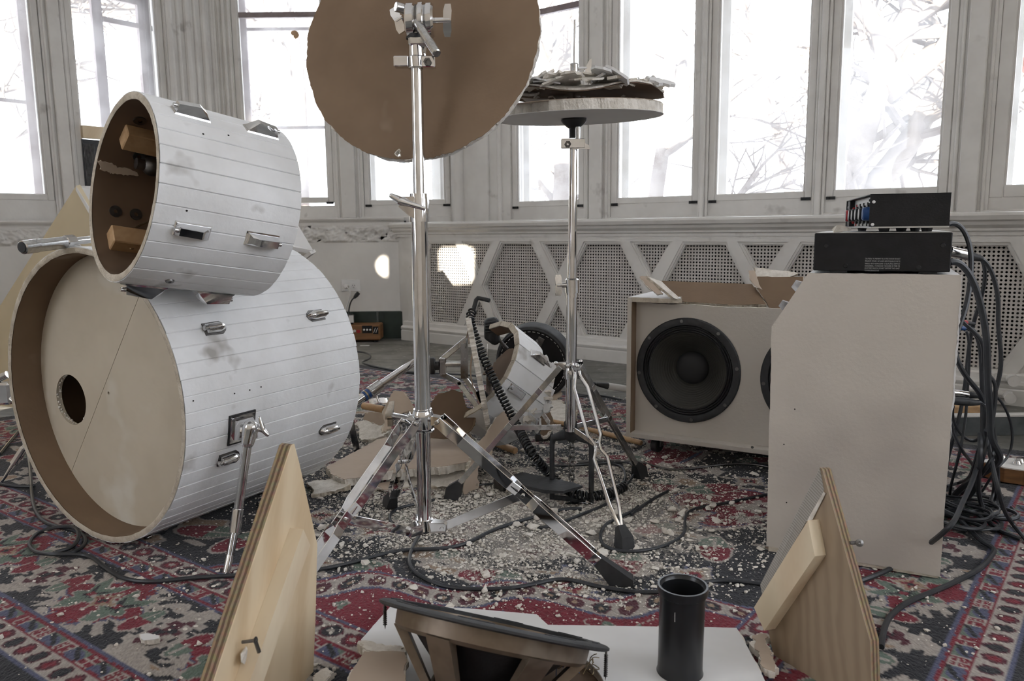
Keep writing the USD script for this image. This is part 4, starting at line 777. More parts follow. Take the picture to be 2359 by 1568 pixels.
for k in range(11):
    z = yz - .02 - k * .0115; o = V(ym[0], ym[1], z); lk.append(sweep([o + (V(.006 * math.cos(t), 0, .008 * math.sin(t)) if k % 2 else V(.004 * math.cos(t), .005 * math.cos(t), .008 * math.sin(t))) for t in np.linspace(0, 2 * math.pi, 13)], .0022, 6)); lk += [cyl(o + V(-.007, 0, .006), o + V(.007, 0, .006), .0028, 8)]
obj('chain', lk, M['steel'], HS)
ft0, ft1 = G(1320, 1130, .06), G(1175, 1100, .03); dq_ = unit(ft1 - ft0); sq_ = np.cross(dq_, (0, 0, 1)); sq_ = unit(sq_)
obj('footboard', hull([ft0 + sq_ * a + V(0, 0, z) for a in (-.03, .03) for z in (0, .006)] + [ft1 + sq_ * a + V(0, 0, z) for a in (-.042, .042) for z in (0, .006)] + [ft0 + dq_ * .05 + sq_ * a + V(0, 0, z - .004) for a in (-.044, .044) for z in (0, .008)]), M['rubber'], HS, smooth=25)
obj('heel_plate', hull([ft1 + sq_ * a + dq_ * b + V(0, 0, z) for a in (-.03, .03) for b in (-.01, .03) for z in (-.029, .0)]), M['steel'], HS, smooth=False)
obj('radius_rod', [sweep([bl_ + V(.0, 0, .05), G(1342, 1150, .01), G(1365, 1160, .004)], .003, 8), hull([G(1300, 1160, z) for z in (.001, .006)] + [G(1352, 1142, z) for z in (.001, .006)] + [G(1362, 1160, z) for z in (.001, .006)])], M['chrome_dull'], HS)
# discs
def torn_disc(R, seed, amp=.003): return rough(sg.Point(0, 0).buffer(R, 48), amp, .012, seed)
zb = hz(262, 1335)
tilt_n = unit(V(-.02, -.046, 1)); tx = unit(np.cross((0, 1, 0), tilt_n)); ty = np.cross(tilt_n, tx)
ob = hpt(zb + .004); b0 = V(HX + .014, HY, .9015)
HB = thing('hihat_cymbal', 'lower hi-hat disc, pale grey underside with a white crumbling edge', 'cymbal', b0, )
hR = .188; bite = rough(sg.Polygon([(-.22, .015), (-.06, -.05), (-.10, -.13), (-.22, -.15)]), .006, .012, 8)
Mb = mat4(b0, tx, ty, tilt_n); cut_ = affinity.translate(sg.Point(0, 0).buffer(.01), 0, 0)
# the rim's near left has lost its core
chip = rough(sg.Polygon([(-.20, -.20), (-.075, -.20), (-.065, -.155), (-.10, -.13), (-.20, -.06)]), .006, .010, 4)
obj('grey_face', ext(torn_disc(hR, 21, .0006).difference(cut_), .0012, Mb), M['grey_paper'], HB, smooth=False)
obj('gypsum_core', ext(rough(sg.Point(0, 0).buffer(hR - .002, 48), .0011, .006, 23).difference(chip), .0200, Mb, z0=.0012), M['gypsum'], HB, smooth=60)
obj('top_face', ext(torn_disc(hR - .001, 25, .0008), .0012, Mb, z0=.0212), M['tan_paper'], HB, smooth=False)
t0_ = V(HX + .016, HY, .957)
HT = thing('hihat_cymbal', 'upper hi-hat disc, bent brown paper piled with torn white plaster', 'cymbal', t0_)
nr, na = 10, 64; vs = []; r_ = np.random.default_rng(31)
for i in range(nr + 1):
    for k in range(na):
        a = 2 * math.pi * k / na; rr = hR * i / nr * (1 + .012 * r_.normal() * (i == nr)); zz = .055 * rr * math.sin(a) + .003 * math.cos(2 * a + .4) * (i / nr) ** 2 - .016 * max(0, math.cos(a - .10)) ** 3 * (i / nr) ** 3 + .0035 * math.sin(5 * a) * (i / nr) ** 3 - .012 * max(0, math.cos(a + 1.75)) ** 8 * (i / nr) ** 4
        vs.append(V(rr * math.cos(a), rr * math.sin(a), zz))
vs = np.array(vs); f = []
for i in range(nr):
    for k in range(na): p, q = i * na + k, i * na + (k + 1) % na; f += [(p, p + na, q + na), (p, q + na, q)]
sheet = trimesh.Trimesh(vs, f, process=False); n_ = len(vs); lo = vs - (0, 0, .0012)
def shell_of(up, dn, f, rim):
    n = len(up); F = list(map(tuple, f)) + [(b, a, c) for a, b, c in np.array(f) + n]
    for k in range(len(rim)): p, q = rim[k], rim[(k + 1) % len(rim)]; F += [(p, p + n, q + n), (p, q + n, q)]
    return trimesh.Trimesh(np.vstack([up, dn]), F, process=False)
rimi = [nr * na + k for k in range(na)]
obj('brown_sheet', T(shell_of(vs, lo, f, rimi), mat4(t0_, *I3)), M['brown_dark'], HT, smooth=50)
ups = vs * (.985, .985, 1) + (0, 0, .003); jag_ = r_.normal(0, .0035, (len(ups), 1)) * (np.hypot(ups[:, :1], ups[:, 1:2]) > hR * .75); ups = ups + np.concatenate([ups[:, :2] * jag_ * 4, jag_ * .0 + .002], 1)
obj('white_layer', T(shell_of(ups, ups - (0, 0, .0035), f, rimi), mat4(t0_, *I3)), M['gypsum'], HT, smooth=False)
pcs = []
for k in range(64):
    a = r_.uniform(0, 2 * math.pi); rr = hR * math.sqrt(r_.uniform(.15, .98)); s = r_.uniform(.010, .034); q = rough(sg.Point(0, 0).buffer(s, 5), s * .3, s * .5, 100 + k); m_ = ext(q, r_.uniform(.002, .006))
    m_.apply_transform(trimesh.transformations.euler_matrix(r_.uniform(-.5, .5), r_.uniform(-.5, .5), r_.uniform(0, 6.3))); m_.apply_translation(t0_ + (rr * math.cos(a), rr * math.sin(a), .055 * rr * math.sin(a) + .004 + r_.uniform(0, .006))); pcs.append(m_)
for k in range(26):   # standing shards
    a = r_.uniform(0, 2 * math.pi); rr = hR * r_.uniform(.5, .96); s = r_.uniform(.014, .03); q = rough(sg.Polygon([(-s, 0), (s, 0), (s * .5, s * .7), (-s * .3, s)]), s * .2, s * .4, 300 + k); m_ = ext(q, .0022)
    m_.apply_transform(trimesh.transformations.euler_matrix(r_.uniform(.3, 1.3), 0, r_.uniform(0, 6.3))); m_.apply_translation(t0_ + (rr * math.cos(a), rr * math.sin(a), .055 * rr * math.sin(a) + .004)); pcs.append(m_)
obj('torn_plaster', [p for k, p in enumerate(pcs) if k % 3], M['gypsum'], HT, smooth=False, kind='stuff'); obj('torn_paper', [p for k, p in enumerate(pcs) if k % 3 == 0], M['white_board'], HT, smooth=False, kind='stuff')
# ================================================================ SPEAKER CABINET of plasterboard, its top smashed
cd_ = unit(V(.347, -.2, 0)); cn_ = V(cd_[1], -cd_[0], 0); c0_ = V(.331, 2.2, 0)          # along the front, towards the camera
CB = Facet(c0_, cd_, cn_); ZB0, ZB1, CW, CDp = .052, .462, .74, .34
SC = thing('speaker_cabinet', 'white plasterboard speaker cabinet with smashed top and black round speakers', 'speaker cabinet', CB.W(CW / 2, -CDp / 2, 0))
th = .0135
obj('side_panel', CB.box(0, th, -CDp, 0, ZB0, ZB1, .0012), M['beige'], SC, smooth=False); obj('side_panel', CB.box(CW - th, CW, -CDp, 0, ZB0, ZB1, .0012), M['beige'], SC, smooth=False)
obj('side_edge', CB.box(th, th + .0015, -.035, -.001, ZB0 + th, ZB1 - th), M['brown'], SC)
obj('bottom_panel', CB.box(th, CW - th, -CDp, 0, ZB0, ZB0 + th, .001), M['beige'], SC, smooth=False); obj('back_panel', CB.box(th, CW - th, -CDp, -CDp + th, ZB0 + th, ZB1), M['beige'], SC, smooth=False)
sq = PL(1583, 853, c0_ - cn_ * .034, cn_); ss, sz = float((sq - c0_) @ cd_), float(sq[2]); SR = .150
holes = [sg.Point(ss, sz).buffer(SR - .012, 40), sg.Point(ss + .352, sz).buffer(SR - .012, 40)]
baffle = rough(sg.Polygon([(th, ZB0 + th), (CW - th, ZB0 + th), (CW - th, ZB1 - .02), (.10, ZB1 - .018), (th, ZB1 - .014)]), .0008, .02, 4)
obj('baffle', CB.face(baffle.difference(shapely.union_all(holes)), -.048, -.035), M['beige'], SC, smooth=False)
tp = rough(sg.Polygon([(0, -CDp), (.30, -CDp), (.22, -.2), (.14, -.06), (.155, -.02), (.12, 0), (0, 0)]), .002, .012, 6)
def top_plate(poly, z0, z1): return ext(poly, z1 - z0, mat4(CB.W(0, 0, z0), cd_, cn_, V(0, 0, 1)))
obj('top_core', top_plate(tp, ZB1 - .0125, ZB1), M['rim'], SC, smooth=False); obj('top_paper', top_plate(tp.buffer(-.002), ZB1, ZB1 + .0012), M['white_board'], SC, smooth=False)
for k, s in enumerate((ss, ss + .352)):
    o = CB.W(s, -.035, sz); sp = obj('speaker', lathe([(SR - .014, .0), (SR, .0), (SR, .004), (SR - .003, .007), (SR - .012, .008), (SR - .020, .006), (SR - .022, .0)], o, cn_, 72), M['rubber'], SC)
    obj('surround', lathe([(SR - .0215, .003)] + [(SR - .022 - .018 * t, .001 + .0035 * abs(math.sin(t * 3 * math.pi))) for t in np.linspace(0, 1, 19)], o, cn_, 72), M['cap'], sp)
    cone = []
    for t in np.linspace(0, 1, 34): cone.append((SR - .040 - t * (SR - .040 - .048), .000 - .050 * t ** 1.15 + (.0006 if int(t * 33) % 3 == 0 else 0)))
    obj('cone', lathe(cone, o, cn_, 72), M['cone'], sp, smooth=20)
    obj('dust_cap', lathe([(.048, -.050)] + [(.048 * math.cos(t), -.050 + .022 * math.sin(t)) for t in np.linspace(0.05, math.pi / 2, 10)], o, cn_, 48), M['cap'], sp)
    obj('screw', [cyl(CB.W(s + (SR - .009) * math.cos(a), -.030, sz + (SR - .009) * math.sin(a)), CB.W(s + (SR - .009) * math.cos(a), -.0255, sz + (SR - .009) * math.sin(a)), .0048, 12) for a in np.arange(8) * math.pi / 4 + .12], M['steel'], sp)
for s in (.075, CW - .075):
    for dd in (-.06, -CDp + .06):
        o = CB.W(s, dd, .022); ca_ = obj('caster', [lathe([(0, -.011), (.018, -.011), (.021, -.008), (.021, .008), (.018, .011), (0, .011)], o, cd_ + .3 * cn_, 28)], M['rubber'], SC)
        obj('caster_fork', [box((.034, .03, .006), o + V(0, 0, .027), (cd_, cn_, V(0, 0, 1))), box((.003, .022, .028), o + cd_ * .014 + V(0, 0, .012), (cd_, cn_, V(0, 0, 1))), box((.003, .022, .028), o - cd_ * .014 + V(0, 0, .012), (cd_, cn_, V(0, 0, 1)))], M['steel'], ca_)
obj('screw_head', lathe([(0, 0), (.004, 0), (.003, .002), (0, .002)], PL(1733, 1030, c0_ - cn_ * .001, cn_), cn_, 10), M['steel'], SC)
# the broken top panels standing up out of it, brown backs towards the camera
def slab(name, px, depths, label, seed, mface='brown', medge='rim', thick=.0125, amp=.0015, flip=1):
    p = np.array([P(x, y, d) for (x, y), d in zip(px, depths)]); n = np.cross(p[1] - p[0], p[2] - p[0]); n = unit(n)
    if np.dot(n, CAM - p.mean(0)) < 0: n = -n
    q, Mx = poly3(p, 0, n); q = rough(q, amp, .012, seed)
    t = thing(name, label, 'plasterboard', p.mean(0)); obj('paper_face', ext(q.buffer(-.0005), .001, Mx), M[mface], t, smooth=False); obj('core', ext(rough(q, amp, .006, seed + 50), thick, Mx, z0=-thick), M[medge], t, smooth=False); return t
slab('plasterboard_piece', [(1524, 647), (1736, 655), (1766, 702), (1690, 702), (1556, 693)], [2.28, 2.20, 2.10, 2.12, 2.17], 'long brown-backed slab standing in the smashed top of the speaker cabinet', 1)
slab('plasterboard_piece', [(1738, 640), (1850, 640), (1856, 712), (1772, 705), (1744, 663)], [2.20, 2.14, 2.05, 2.08, 2.16], 'short brown-backed slab in the cabinet top beside the white box', 2)
slab('plasterboard_piece', [(1472, 636), (1494, 636), (1530, 676), (1516, 679), (1486, 657)], [2.20, 2.20, 2.15, 2.15, 2.18], 'narrow tan torn flap at the left of the cabinet top', 3, 'tan_paper', 'gypsum', .004)
slab('plasterboard_piece', [(1494, 636), (1524, 646), (1572, 690), (1548, 692)], [2.195, 2.23, 2.15, 2.13], 'crumbling edge strip slanting at the left of the cabinet top', 5, 'gypsum', 'rim', .006, .002)
slab('plasterboard_piece', [(1724, 622), (1738, 622), (1748, 652), (1758, 668), (1738, 660), (1727, 645)], [2.14, 2.14, 2.12, 2.11, 2.12, 2.13], 'curled tan flap poking up between the two cabinet slabs', 7, 'tan_paper', 'gypsum', .003)
slab('plasterboard_piece', [(1738, 622), (1796, 628), (1846, 636), (1800, 641), (1746, 638)], [2.28, 2.26, 2.24, 2.22, 2.22], 'pale broken piece behind the short slab in the cabinet top', 9, 'gypsum', 'rim', .008, .002)

# ================================================================ WHITE BOX with a cut-off corner, two black units on it
bd_ = unit(V(.282, -.134, 0)); bn_ = V(bd_[1], -bd_[0], 0); bo = V(.516, 1.499, 0); WBx = Facet(bo, bd_, bn_); BW, BH, BD = .312, .570, .43
s_tl, s_ch = WBx.S(1862, 628), WBx.S(1778, 752); z_ch = WBx.Z(1778, 752)
WB = thing('sloped_box', 'plain white standing box with one corner cut off, carrying two black units', 'box', WBx.W(BW / 2, -BD / 2, 0))
prof = [(0, .012), (BW, .006), (BW, BH), (s_tl, BH), (s_ch, z_ch)]
obj('front_panel', WBx.face(rough(sg.Polygon(prof), .0004, .012, 3), -.0127, 0), M['beige'], WB, smooth=False)
obj('body', WBx.face(sg.Polygon(prof).buffer(-.0008, join_style=2), -BD, -.0127), M['white_board'], WB, smooth=False)
obj('bottom_edge', WBx.box(.004, BW - .002, -.014, -.0015, .0015, .012), M['rim'], WB, smooth=False)
edge_ = rough(sg.box(BW - .0008, .01, BW + .0012, BH), .0009, .006, 8); obj('torn_edge', WBx.face(edge_, -.012, .0006), M['white_board'], WB, smooth=False)
for px, py, r in ((1806, 704, .012), (1838, 660, .014)):
    t_ = unit(V(0, 0, 0) + bd_ * (s_tl - s_ch) + V(0, 0, BH - z_ch)); nrm = unit(-bd_ * (BH - z_ch) + V(0, 0, s_tl - s_ch))
    q = PL(px + 8, py + 3, bo - bn_ * .06, bn_); q = q - nrm * np.dot(q - WBx.W(s_ch, -.06, z_ch), nrm); obj('knob', hull([q + nrm * h + t_ * a * r * .8 + bn_ * b * r * .8 for h, a_, b_ in [(0, 1, 1), (.014, .7, .7)] for a in (-a_, a_) for b in (-b_, b_)]), M['steel'], WB, smooth=False)
for px, py in ((1806, 1023), (1831, 942), (1812, 1157)):
    obj('nail_hole', lathe([(0, 0), (.0014, 0), (.0014, .0006), (0, .0006)], PL(px, py, bo, bn_), bn_, 8), M['dark'], WB)
# lower unit
sa0, sa1 = WBx.S(1875, 580, -.012), WBx.S(2192, 580, -.012); za0, za1 = BH + .0045, WBx.Z(2030, 536, -.012)
A1 = thing('black_amplifier', 'wide black amplifier box with a printed warning, lying on the white box', 'amplifier', WBx.W((sa0 + sa1) / 2, -.2, za0))
obj('case', WBx.box(sa0, sa1, -.40, -.012, za0, za1, .0015), M['black'], A1, smooth=False); obj('lid', WBx.box(sa0 + .001, sa1 - .001, -.40, -.0135, za1, za1 + .0012), M['silver'], A1)
for px, py in ((1903, 566), (2172, 565), (1948, 612), (2116, 616)): obj('screw', lathe([(0, 0), (.0045, 0), (.0035, .0012), (0, .0012)], PL(px, py, bo - bn_ * .012, bn_), bn_, 14), M['plastic'], A1)
for a in (sa0 + .03, sa1 - .05): obj('foot', WBx.box(a, a + .03, -.05, -.02, BH + .0006, za0), M['rubber'], A1)
lines = ['CAUTION: TO PREVENT ELECTRIC SHOCK DO NOT', 'REMOVE COVER. NO USER SERVICEABLE PARTS', 'INSIDE. REFER SERVICING TO QUALIFIED SERVICE', 'PERSONNEL. TO REDUCE THE RISK OF FIRE OR', 'ELECTRIC SHOCK, DO NOT EXPOSE THIS UNIT', 'TO RAIN OR MOISTURE']
o = PL(1993, 594, bo - bn_ * .0118, bn_); wid = WBx.S(2074, 596, -.012) - WBx.S(1993, 594, -.012); ms = []
for k, s in enumerate(lines):
    m_ = meshkit.text_mesh(s, .0026, .0003); sc_ = min(1.0, wid / m_.bounds[1][0]) if k < 5 else wid * .42 / m_.bounds[1][0]; m_.vertices[:, 0] *= (wid / m_.bounds[1][0] if k < 5 else sc_); m_.vertices[:, 1] -= .0044 * k + .0026; ms.append(m_)
obj('warning_text', T(cat(ms), mat4(o, bd_, V(0, 0, 1), -np.cross(V(0, 0, 1), bd_) * -1 if False else np.cross(bd_, V(0, 0, 1)))), M['print'], A1, smooth=False)
# upper unit, turned a little: black side, pale control face at the left
ud = unit(V(.953, -.303, 0)); un = V(ud[1], -ud[0], 0); corner = P(2003, 490, 1.425); U = Facet(corner * (1, 1, 0), ud, un)
z0u, z1u = za1 + .0085, U.Z(2005, 447); UL = U.S(2189, 490); UD = .40
A2 = thing('control_unit', 'smaller black unit with round coloured knobs on top of the amplifier', 'amplifier', U.W(UL / 2, -UD / 2, z0u))
obj('cover', [U.box(0, UL, -.0015, 0, z0u + .003, z1u, .0005), U.box(0, UL, -UD, -UD + .0015, z0u + .003, z1u), U.box(0, UL, -UD, 0, z1u - .0015, z1u)], M['black'], A2, smooth=False)
obj('chassis', U.box(.012, UL - .001, -UD + .002, -.002, z0u + .001, z1u - .002), M['silver'], A2, smooth=False)
obj('base_plate', U.box(.004, UL, -UD, .0004, z0u, z0u + .0028), M['silver'], A2, smooth=False)
obj('far_cheek', U.box(.002, .0126, -UD + .0016, -UD + .055, z0u + .003, z1u - .002), M['black'], A2, smooth=False)
for px, py in ((2013, 465), (2010, 517)): obj('screw', lathe([(0, 0), (.0030, 0), (.0022, .0014), (0, .0014)], PL(px, py, corner, un), un, 14), M['white_board'], A2)
Lf = lambda dd, z, out=0.0: U.W(.012 - out, -dd, z)
for zz in (z0u + .018, z1u - .016): obj('screw', lathe([(0, 0), (.0030, 0), (.0022, .0014), (0, .0014)], U.W(.0018, -UD + .025, zz), -ud, 14), M['white_board'], A2)
zk_ = (z0u + z1u) / 2 - .004
for k, (dd, col) in enumerate(((.045, 'blue'), (.105, 'black'), (.165, 'black'), (.225, 'black'), (.285, 'black'), (.345, 'red'))):
    q = Lf(dd, zk_); kb = obj('knob', [lathe([(0, 0), (.0185, 0), (.0185, .004), (.0130, .006), (.0125, .017), (.0115, .018), (0, .018)], q, -ud, 32)], M[col], A2)
    obj('knob_cap', lathe([(.0085, .018), (.0105, .0183), (.0105, .0190), (0, .0190)], q, -ud, 24), M['blue' if k == 0 else 'silver'], kb)
    if 0 < k < 5: obj('pointer', [box((.002, .006, .014), q - ud * .003 + V(0, 0, s * .016), (ud, un, V(0, 0, 1))) for s in (-1, 1)], M['red' if k == 4 else 'black'], kb)
m_ = meshkit.text_mesh('AUDIO', .0055, .0004); obj('panel_letters', T(m_, mat4(Lf(.115, z1u - .019, .0004), un, V(0, 0, 1), -ud)), M['black'], A2, smooth=False)
obj('panel_switch', cyl(Lf(.05, z1u - .010), Lf(.05, z1u - .010, .008), .0022, 10), M['steel'], A2)
for s, dd in ((.03, .03), (UL - .03, .03), (.03, UD - .05), (.07, .1), (UL - .02, .2)): obj('foot', lathe([(0, 0), (.008, 0), (.010, .0075), (0, .0075)], U.W(s, -dd, za1 + .0014), (0, 0, 1), 18), M['rubber'], A2)
ck = P(1940, 528, 1.50); pc = thing('plaster_lump', 'pale plaster lump lying on the amplifier beside the knobs', 'plaster', ck * (1, 1, 0) + V(0, 0, za1 + .0014))
obj('lump', T(chunk(.024, 77, .38), mat4(ck * (1, 1, 0) + V(0, 0, za1 + .0012), *I3)), M['gypsum'], pc)

# ================================================================ FOREGROUND: two plywood boards, a baffle with driver and port tube
M['ply_l'] = wood('plywood_left', (.60, .455, .285), (.70, .57, .39), V(-.35, -.2, -.9), 6); M['ply_edge'] = wood('plywood_edge', (.16, .105, .06), (.34, .24, .145), V(-.5, -.4, -.75), 120, dist=.6)
M['pine'] = wood('pine_batten', (.66, .53, .37), (.74, .63, .46), V(-.4, -.35, -.8), 5); M['ply_r'] = wood('plywood_right', (.27, .20, .135), (.33, .25, .17), V(-.25, .2, .9), 24, dist=1.5)
M['ply_redge'] = wood('plywood_right_edge', (.22, .145, .075), (.40, .28, .15), V(.3, -.3, -.9), 90, dist=.6)
def plate_on(o3, pxs, t, mface, medge, par, nm='panel', edges=True):
    
    n = np.cross(o3[1] - o3[0], o3[2] - o3[0]); n = unit(n); n = n if np.dot(n, CAM - o3[0]) > 0 else -n
    M[medge] = ply(medge + '_layers', n, o3[0], t, (.17, .11, .062), (.40, .29, .175))
    pts = np.array([PL(x, y, o3[0], n) for x, y in pxs]); q, Mx = poly3(pts, 0, n); q = sg.Polygon(q).buffer(0)
    obj(nm, ext(q, .0016, Mx, z0=-.0016), M[mface], par, smooth=False)
    if edges: obj('veneer_edge', ext(q.buffer(-.0003), t, Mx, z0=-t - .0016), M[medge], par, smooth=False)
    return n
o3 = [P(678, 1024, 1.05), P(494, 1568, .86), P(731, 1253, 1.105)]
PLb = thing('plywood_board', 'pointed plywood board with a pine batten, leaning up at lower left', 'board', G(640, 1800))
nl = plate_on(o3, [(678, 1022), (690, 1068), (731, 1253), (727, 1420), (721, 1568), (718, 1650), (455, 1680), (494, 1568), (672, 1027)], .018, 'ply_l', 'ply_edge', PLb)
def on(px, py, h, o3=o3, n=None): n = nl if n is None else n; return PL(px, py, o3[0] + n * h, n)
bt = [on(665, 1213, .0), on(712, 1243, .0), on(600, 1650, 0), on(545, 1640, 0)]
hgt = .016; bt2 = [on(690, 1208, hgt), on(716, 1252, hgt), on(610, 1650, hgt), on(568, 1640, hgt)]
bdir = unit(on(560, 1500, 0) - on(664, 1215, 0)); bw_ = np.cross(nl, bdir); bc = on(668, 1215, 0)
wdt = .034; sgn_ = 1 if np.dot(bw_, RT) > 0 else -1
obj('batten', hull([bc + bdir * a + bw_ * sgn_ * b + nl * h for a, b in ((0, 0), (.010, wdt), (.40, 0), (.40, wdt)) for h in (.0003, .021)]), M['pine'], PLb, smooth=False)
q = on(578, 1476, .02); sw_ = unit(nl + .4 * RT + .3 * UP); obj('screw', [cyl(q - sw_ * .012, q + sw_ * .004, .0022, 10), lathe([(0, 0), (.0048, 0), (.002, .004), (0, .004)], q + sw_ * .007, -sw_, 14), cyl(q + sw_ * .006, q + sw_ * .006 + V(.004, 0, -.016), .0026, 8)], M['steel'], PLb)
q2 = on(558, 1510, .004); obj('plaster_crumb', T(chunk(.016, 5, .4), mat4(q2, bw_, bdir, nl)), M['gypsum'], PLb, smooth=False)
r3 = [P(1888, 1078, 1.105), P(2005, 1476, .985), P(1745, 1347, 1.165)]
PRb = thing('plywood_board', 'grey-brown plywood board with a short pine block, standing at lower right', 'board', G(1900, 1800))
nr_ = plate_on(r3, [(1888, 1076), (1894, 1080), (2004, 1476), (2007, 1568), (2008, 1640), (1806, 1640), (1793, 1568), (1769, 1446), (1757, 1398), (1762, 1376), (1898, 1130)], .018, 'ply_r', 'ply_redge', PRb, edges=True)
onr = lambda px, py, h: PL(px, py, r3[0] + nr_ * h, nr_)
M['ply_cut'] = wood('plywood_cut', (.25, .23, .205), (.40, .375, .34), V(.35, -.5, -.4), 150, dist=.4)
fr0, fr1, fr2, fr3 = onr(1882, 1078, 0), onr(1899, 1128, 0), onr(1757, 1376, 0), onr(1745, 1347, 0)
obj('bevelled_edge', hull([fr1, fr2, onr(1889, 1077, 0), onr(1882, 1078, 0) - nr_ * .006, fr3 - nr_ * .006, fr1 - nr_ * .017, fr2 - nr_ * .017, fr0 - nr_ * .017, fr3 - nr_ * .017]), M['ply_cut'], PRb, smooth=False)
bA, bB, bC, bD = onr(1887, 1196, 0.0003), onr(1903, 1278, .0003), onr(1786, 1448, .0003), onr(1762, 1395, .0003)
hB = .024; obj('batten', hull([bA, bB, bC, bD, bA + nr_ * hB, bB + nr_ * hB, bC + nr_ * hB, bD + nr_ * hB]), M['pine'], PRb, smooth=False)
q = onr(1968, 1250, -.004); obj('screw', [lathe([(0, 0), (.0042, 0), (.0055, .003), (.0055, .005), (.002, .006), (0, .004)], q + RT * .006, unit(CAM - q) + RT * .3, 16), cyl(q - RT * .006, q + RT * .006, .0026, 10)], M['steel'], PRb)
obj('glue_smear', hull([onr(x, y, h) for x, y in ((1897, 1132), (1902, 1136), (1872, 1196), (1858, 1200)) for h in (.0001, .0022)]), M['gypsum'], PRb, smooth=False)
# baffle lying on the rug
zp = .020
bp = [G(x, y, zp)[:2] for x, y in ((905, 1392), (1080, 1402), (1236, 1416), (1262, 1440), (1697, 1447), (1722, 1490), (1765, 1575))] + [(.36, .93), (-.16, .93), tuple(G(850, 1488, zp)[:2]), tuple(G(832, 1474, zp)[:2])]
BP = thing('white_baffle_panel', 'flat white panel lying on the rug under the loose speaker', 'panel', V(.1, 1.1, zp))
holeC = G(1190, 1615, zp); bpoly = sg.Polygon(bp).buffer(0); drvhole = sg.Point(holeC[0], holeC[1] + .03).buffer(.125, 32)
obj('white_face', ext(rough(bpoly, .0006, .02, 2).difference(drvhole), .0012, z0=zp), M['white_board'], BP, smooth=False); obj('core', ext(rough(bpoly, .0012, .008, 4).difference(drvhole.buffer(-.0005)), .0125, z0=zp - .0125), M['gypsum'], BP, smooth=False)
obj('underlay', ext(bpoly.buffer(-.02), .005, z0=.0022), M['brown_dark'], BP, smooth=False)
tb = G(1566, 1545, zp + .0014); PT = thing('port_tube', 'black plastic tube standing upright on the white panel', 'tube', tb); ht = P(1572, 1345, tb[1])[2] - tb[2]
obj('tube', lathe([(.0305, 0), (.0335, 0), (.0322, .004), (.0318, .02), (.0322, ht - .014), (.0350, ht - .012), (.0362, ht - .006), (.0355, ht), (.0325, ht), (.0318, ht - .003), (.0298, ht - .006), (.0292, .002), (.0305, 0)], tb, (0.01, -.01, 1), 56), M['plastic'], PT)
obj('floor_disc', lathe([(0, .0), (.0295, .0), (.0295, .001), (0, .001)], tb, (0, 0, 1), 30), M['dark'], PT)
obj('scratch', [box((.001, .0004, r), tb + V(x, -math.sqrt(.0323 ** 2 - x * x) - .0001, ht - h), bev=0) for x, h, r in ((-.015, .035, .014), (.012, .034, .018), (.016, .037, .012))], M['grey_paper'], PT)
# loose loudspeaker lying rim up
L0, R0 = P(884, 1378, 1.035), P(1405, 1490, .975); dc = (L0 + R0) / 2; de = unit(R0 - L0); vw = unit(dc - CAM); n0 = unit(np.cross(de, vw)); n0 = n0 if n0[2] > 0 else -n0
dn = unit(n0 - vw * .030 - de * np.dot(n0, de)); dR = np.linalg.norm(R0 - L0) / 2
DV = thing('loose_loudspeaker', 'loose loudspeaker driver with bronze basket lying rim up in the foreground', 'loudspeaker', dc * (1, 1, 0))
obj('rim', lathe([(dR - .030, -.003), (dR - .004, -.006), (dR, -.004), (dR, -.001), (dR - .004, .001), (dR - .012, .0022), (dR - .030, .002), (dR - .030, -.003)], dc, dn, 72), M['rubber'], DV)
for a0 in np.arange(8) * math.pi / 4 + .1: obj('gasket', T(hull([(rr * math.cos(a), rr * math.sin(a), z) for a in np.linspace(a0, a0 + .32, 5) for rr in (dR - .022, dR - .014) for z in (.001, .0032)]), mat4(dc, *frame_of(dn))), M['cable'], DV)
obj('basket_wall', lathe([(dR - .026, -.003), (dR - .028, -.026), (dR - .034, -.031), (dR - .040, -.031), (dR - .036, -.024), (dR - .034, -.003)], dc, dn, 64), M['bronze'], DV)
fx, fy, fz = frame_of(dn)
for k in range(6):
    a = k * math.pi / 3 + .42; ra = fx * math.cos(a) + fy * math.sin(a); ta = np.cross(dn, ra)
    obj('spoke', hull([dc + ra * (dR - .036 + i) + ta * s * .018 - dn * .028 for s in (-1, 1) for i in (-.008, .008)] + [dc + ra * (.062 + i) + ta * s * .012 - dn * .108 for s in (-1, 1) for i in (-.006, .006)] + [dc + ra * .075 - dn * .100 + ta * s * .016 for s in (-1, 1)]), M['bronze'], DV, smooth=20)
obj('basket_base', lathe([(.0, -.106), (.074, -.104), (.078, -.110), (.074, -.116), (0, -.116)], dc, dn, 48), M['bronze'], DV)
obj('cone', lathe([(dR - .036, -.012), (.05, -.085), (.0, -.080), (.0, -.077), (.048, -.08), (dR - .037, -.008)], dc, dn, 48), M['black'], DV)
obj('magnet', lathe([(0, -.116), (.062, -.116), (.064, -.119), (.064, -.135), (.06, -.138), (0, -.138)], dc, dn, 40), M['steel'], DV)
for px, py, ln in ((885, 1384, .045), (1080, 1443, .05), (1396, 1494, .05)):
    vd = unit(CAM - dc); q = PL(px, py, dc, vd); q = q - dn * np.dot(q - dc, dn) ; w = unit(V(-.02, -.02, -1)); sc2 = [cyl(q + w * .0, q + w * ln * .8, .0016, 8), cyl(q + w * ln * .8, q + w * ln, .0016, 8, .0002)] + [lathe([(.0014, 0), (.0031, .0008), (.0014, .0016)], q + w * (.012 + k * .0028), w, 10) for k in range(int((ln - .016) / .0028))]
    obj('screw', sc2, M['steel'], DV)
r_ = np.random.default_rng(4); hair = []
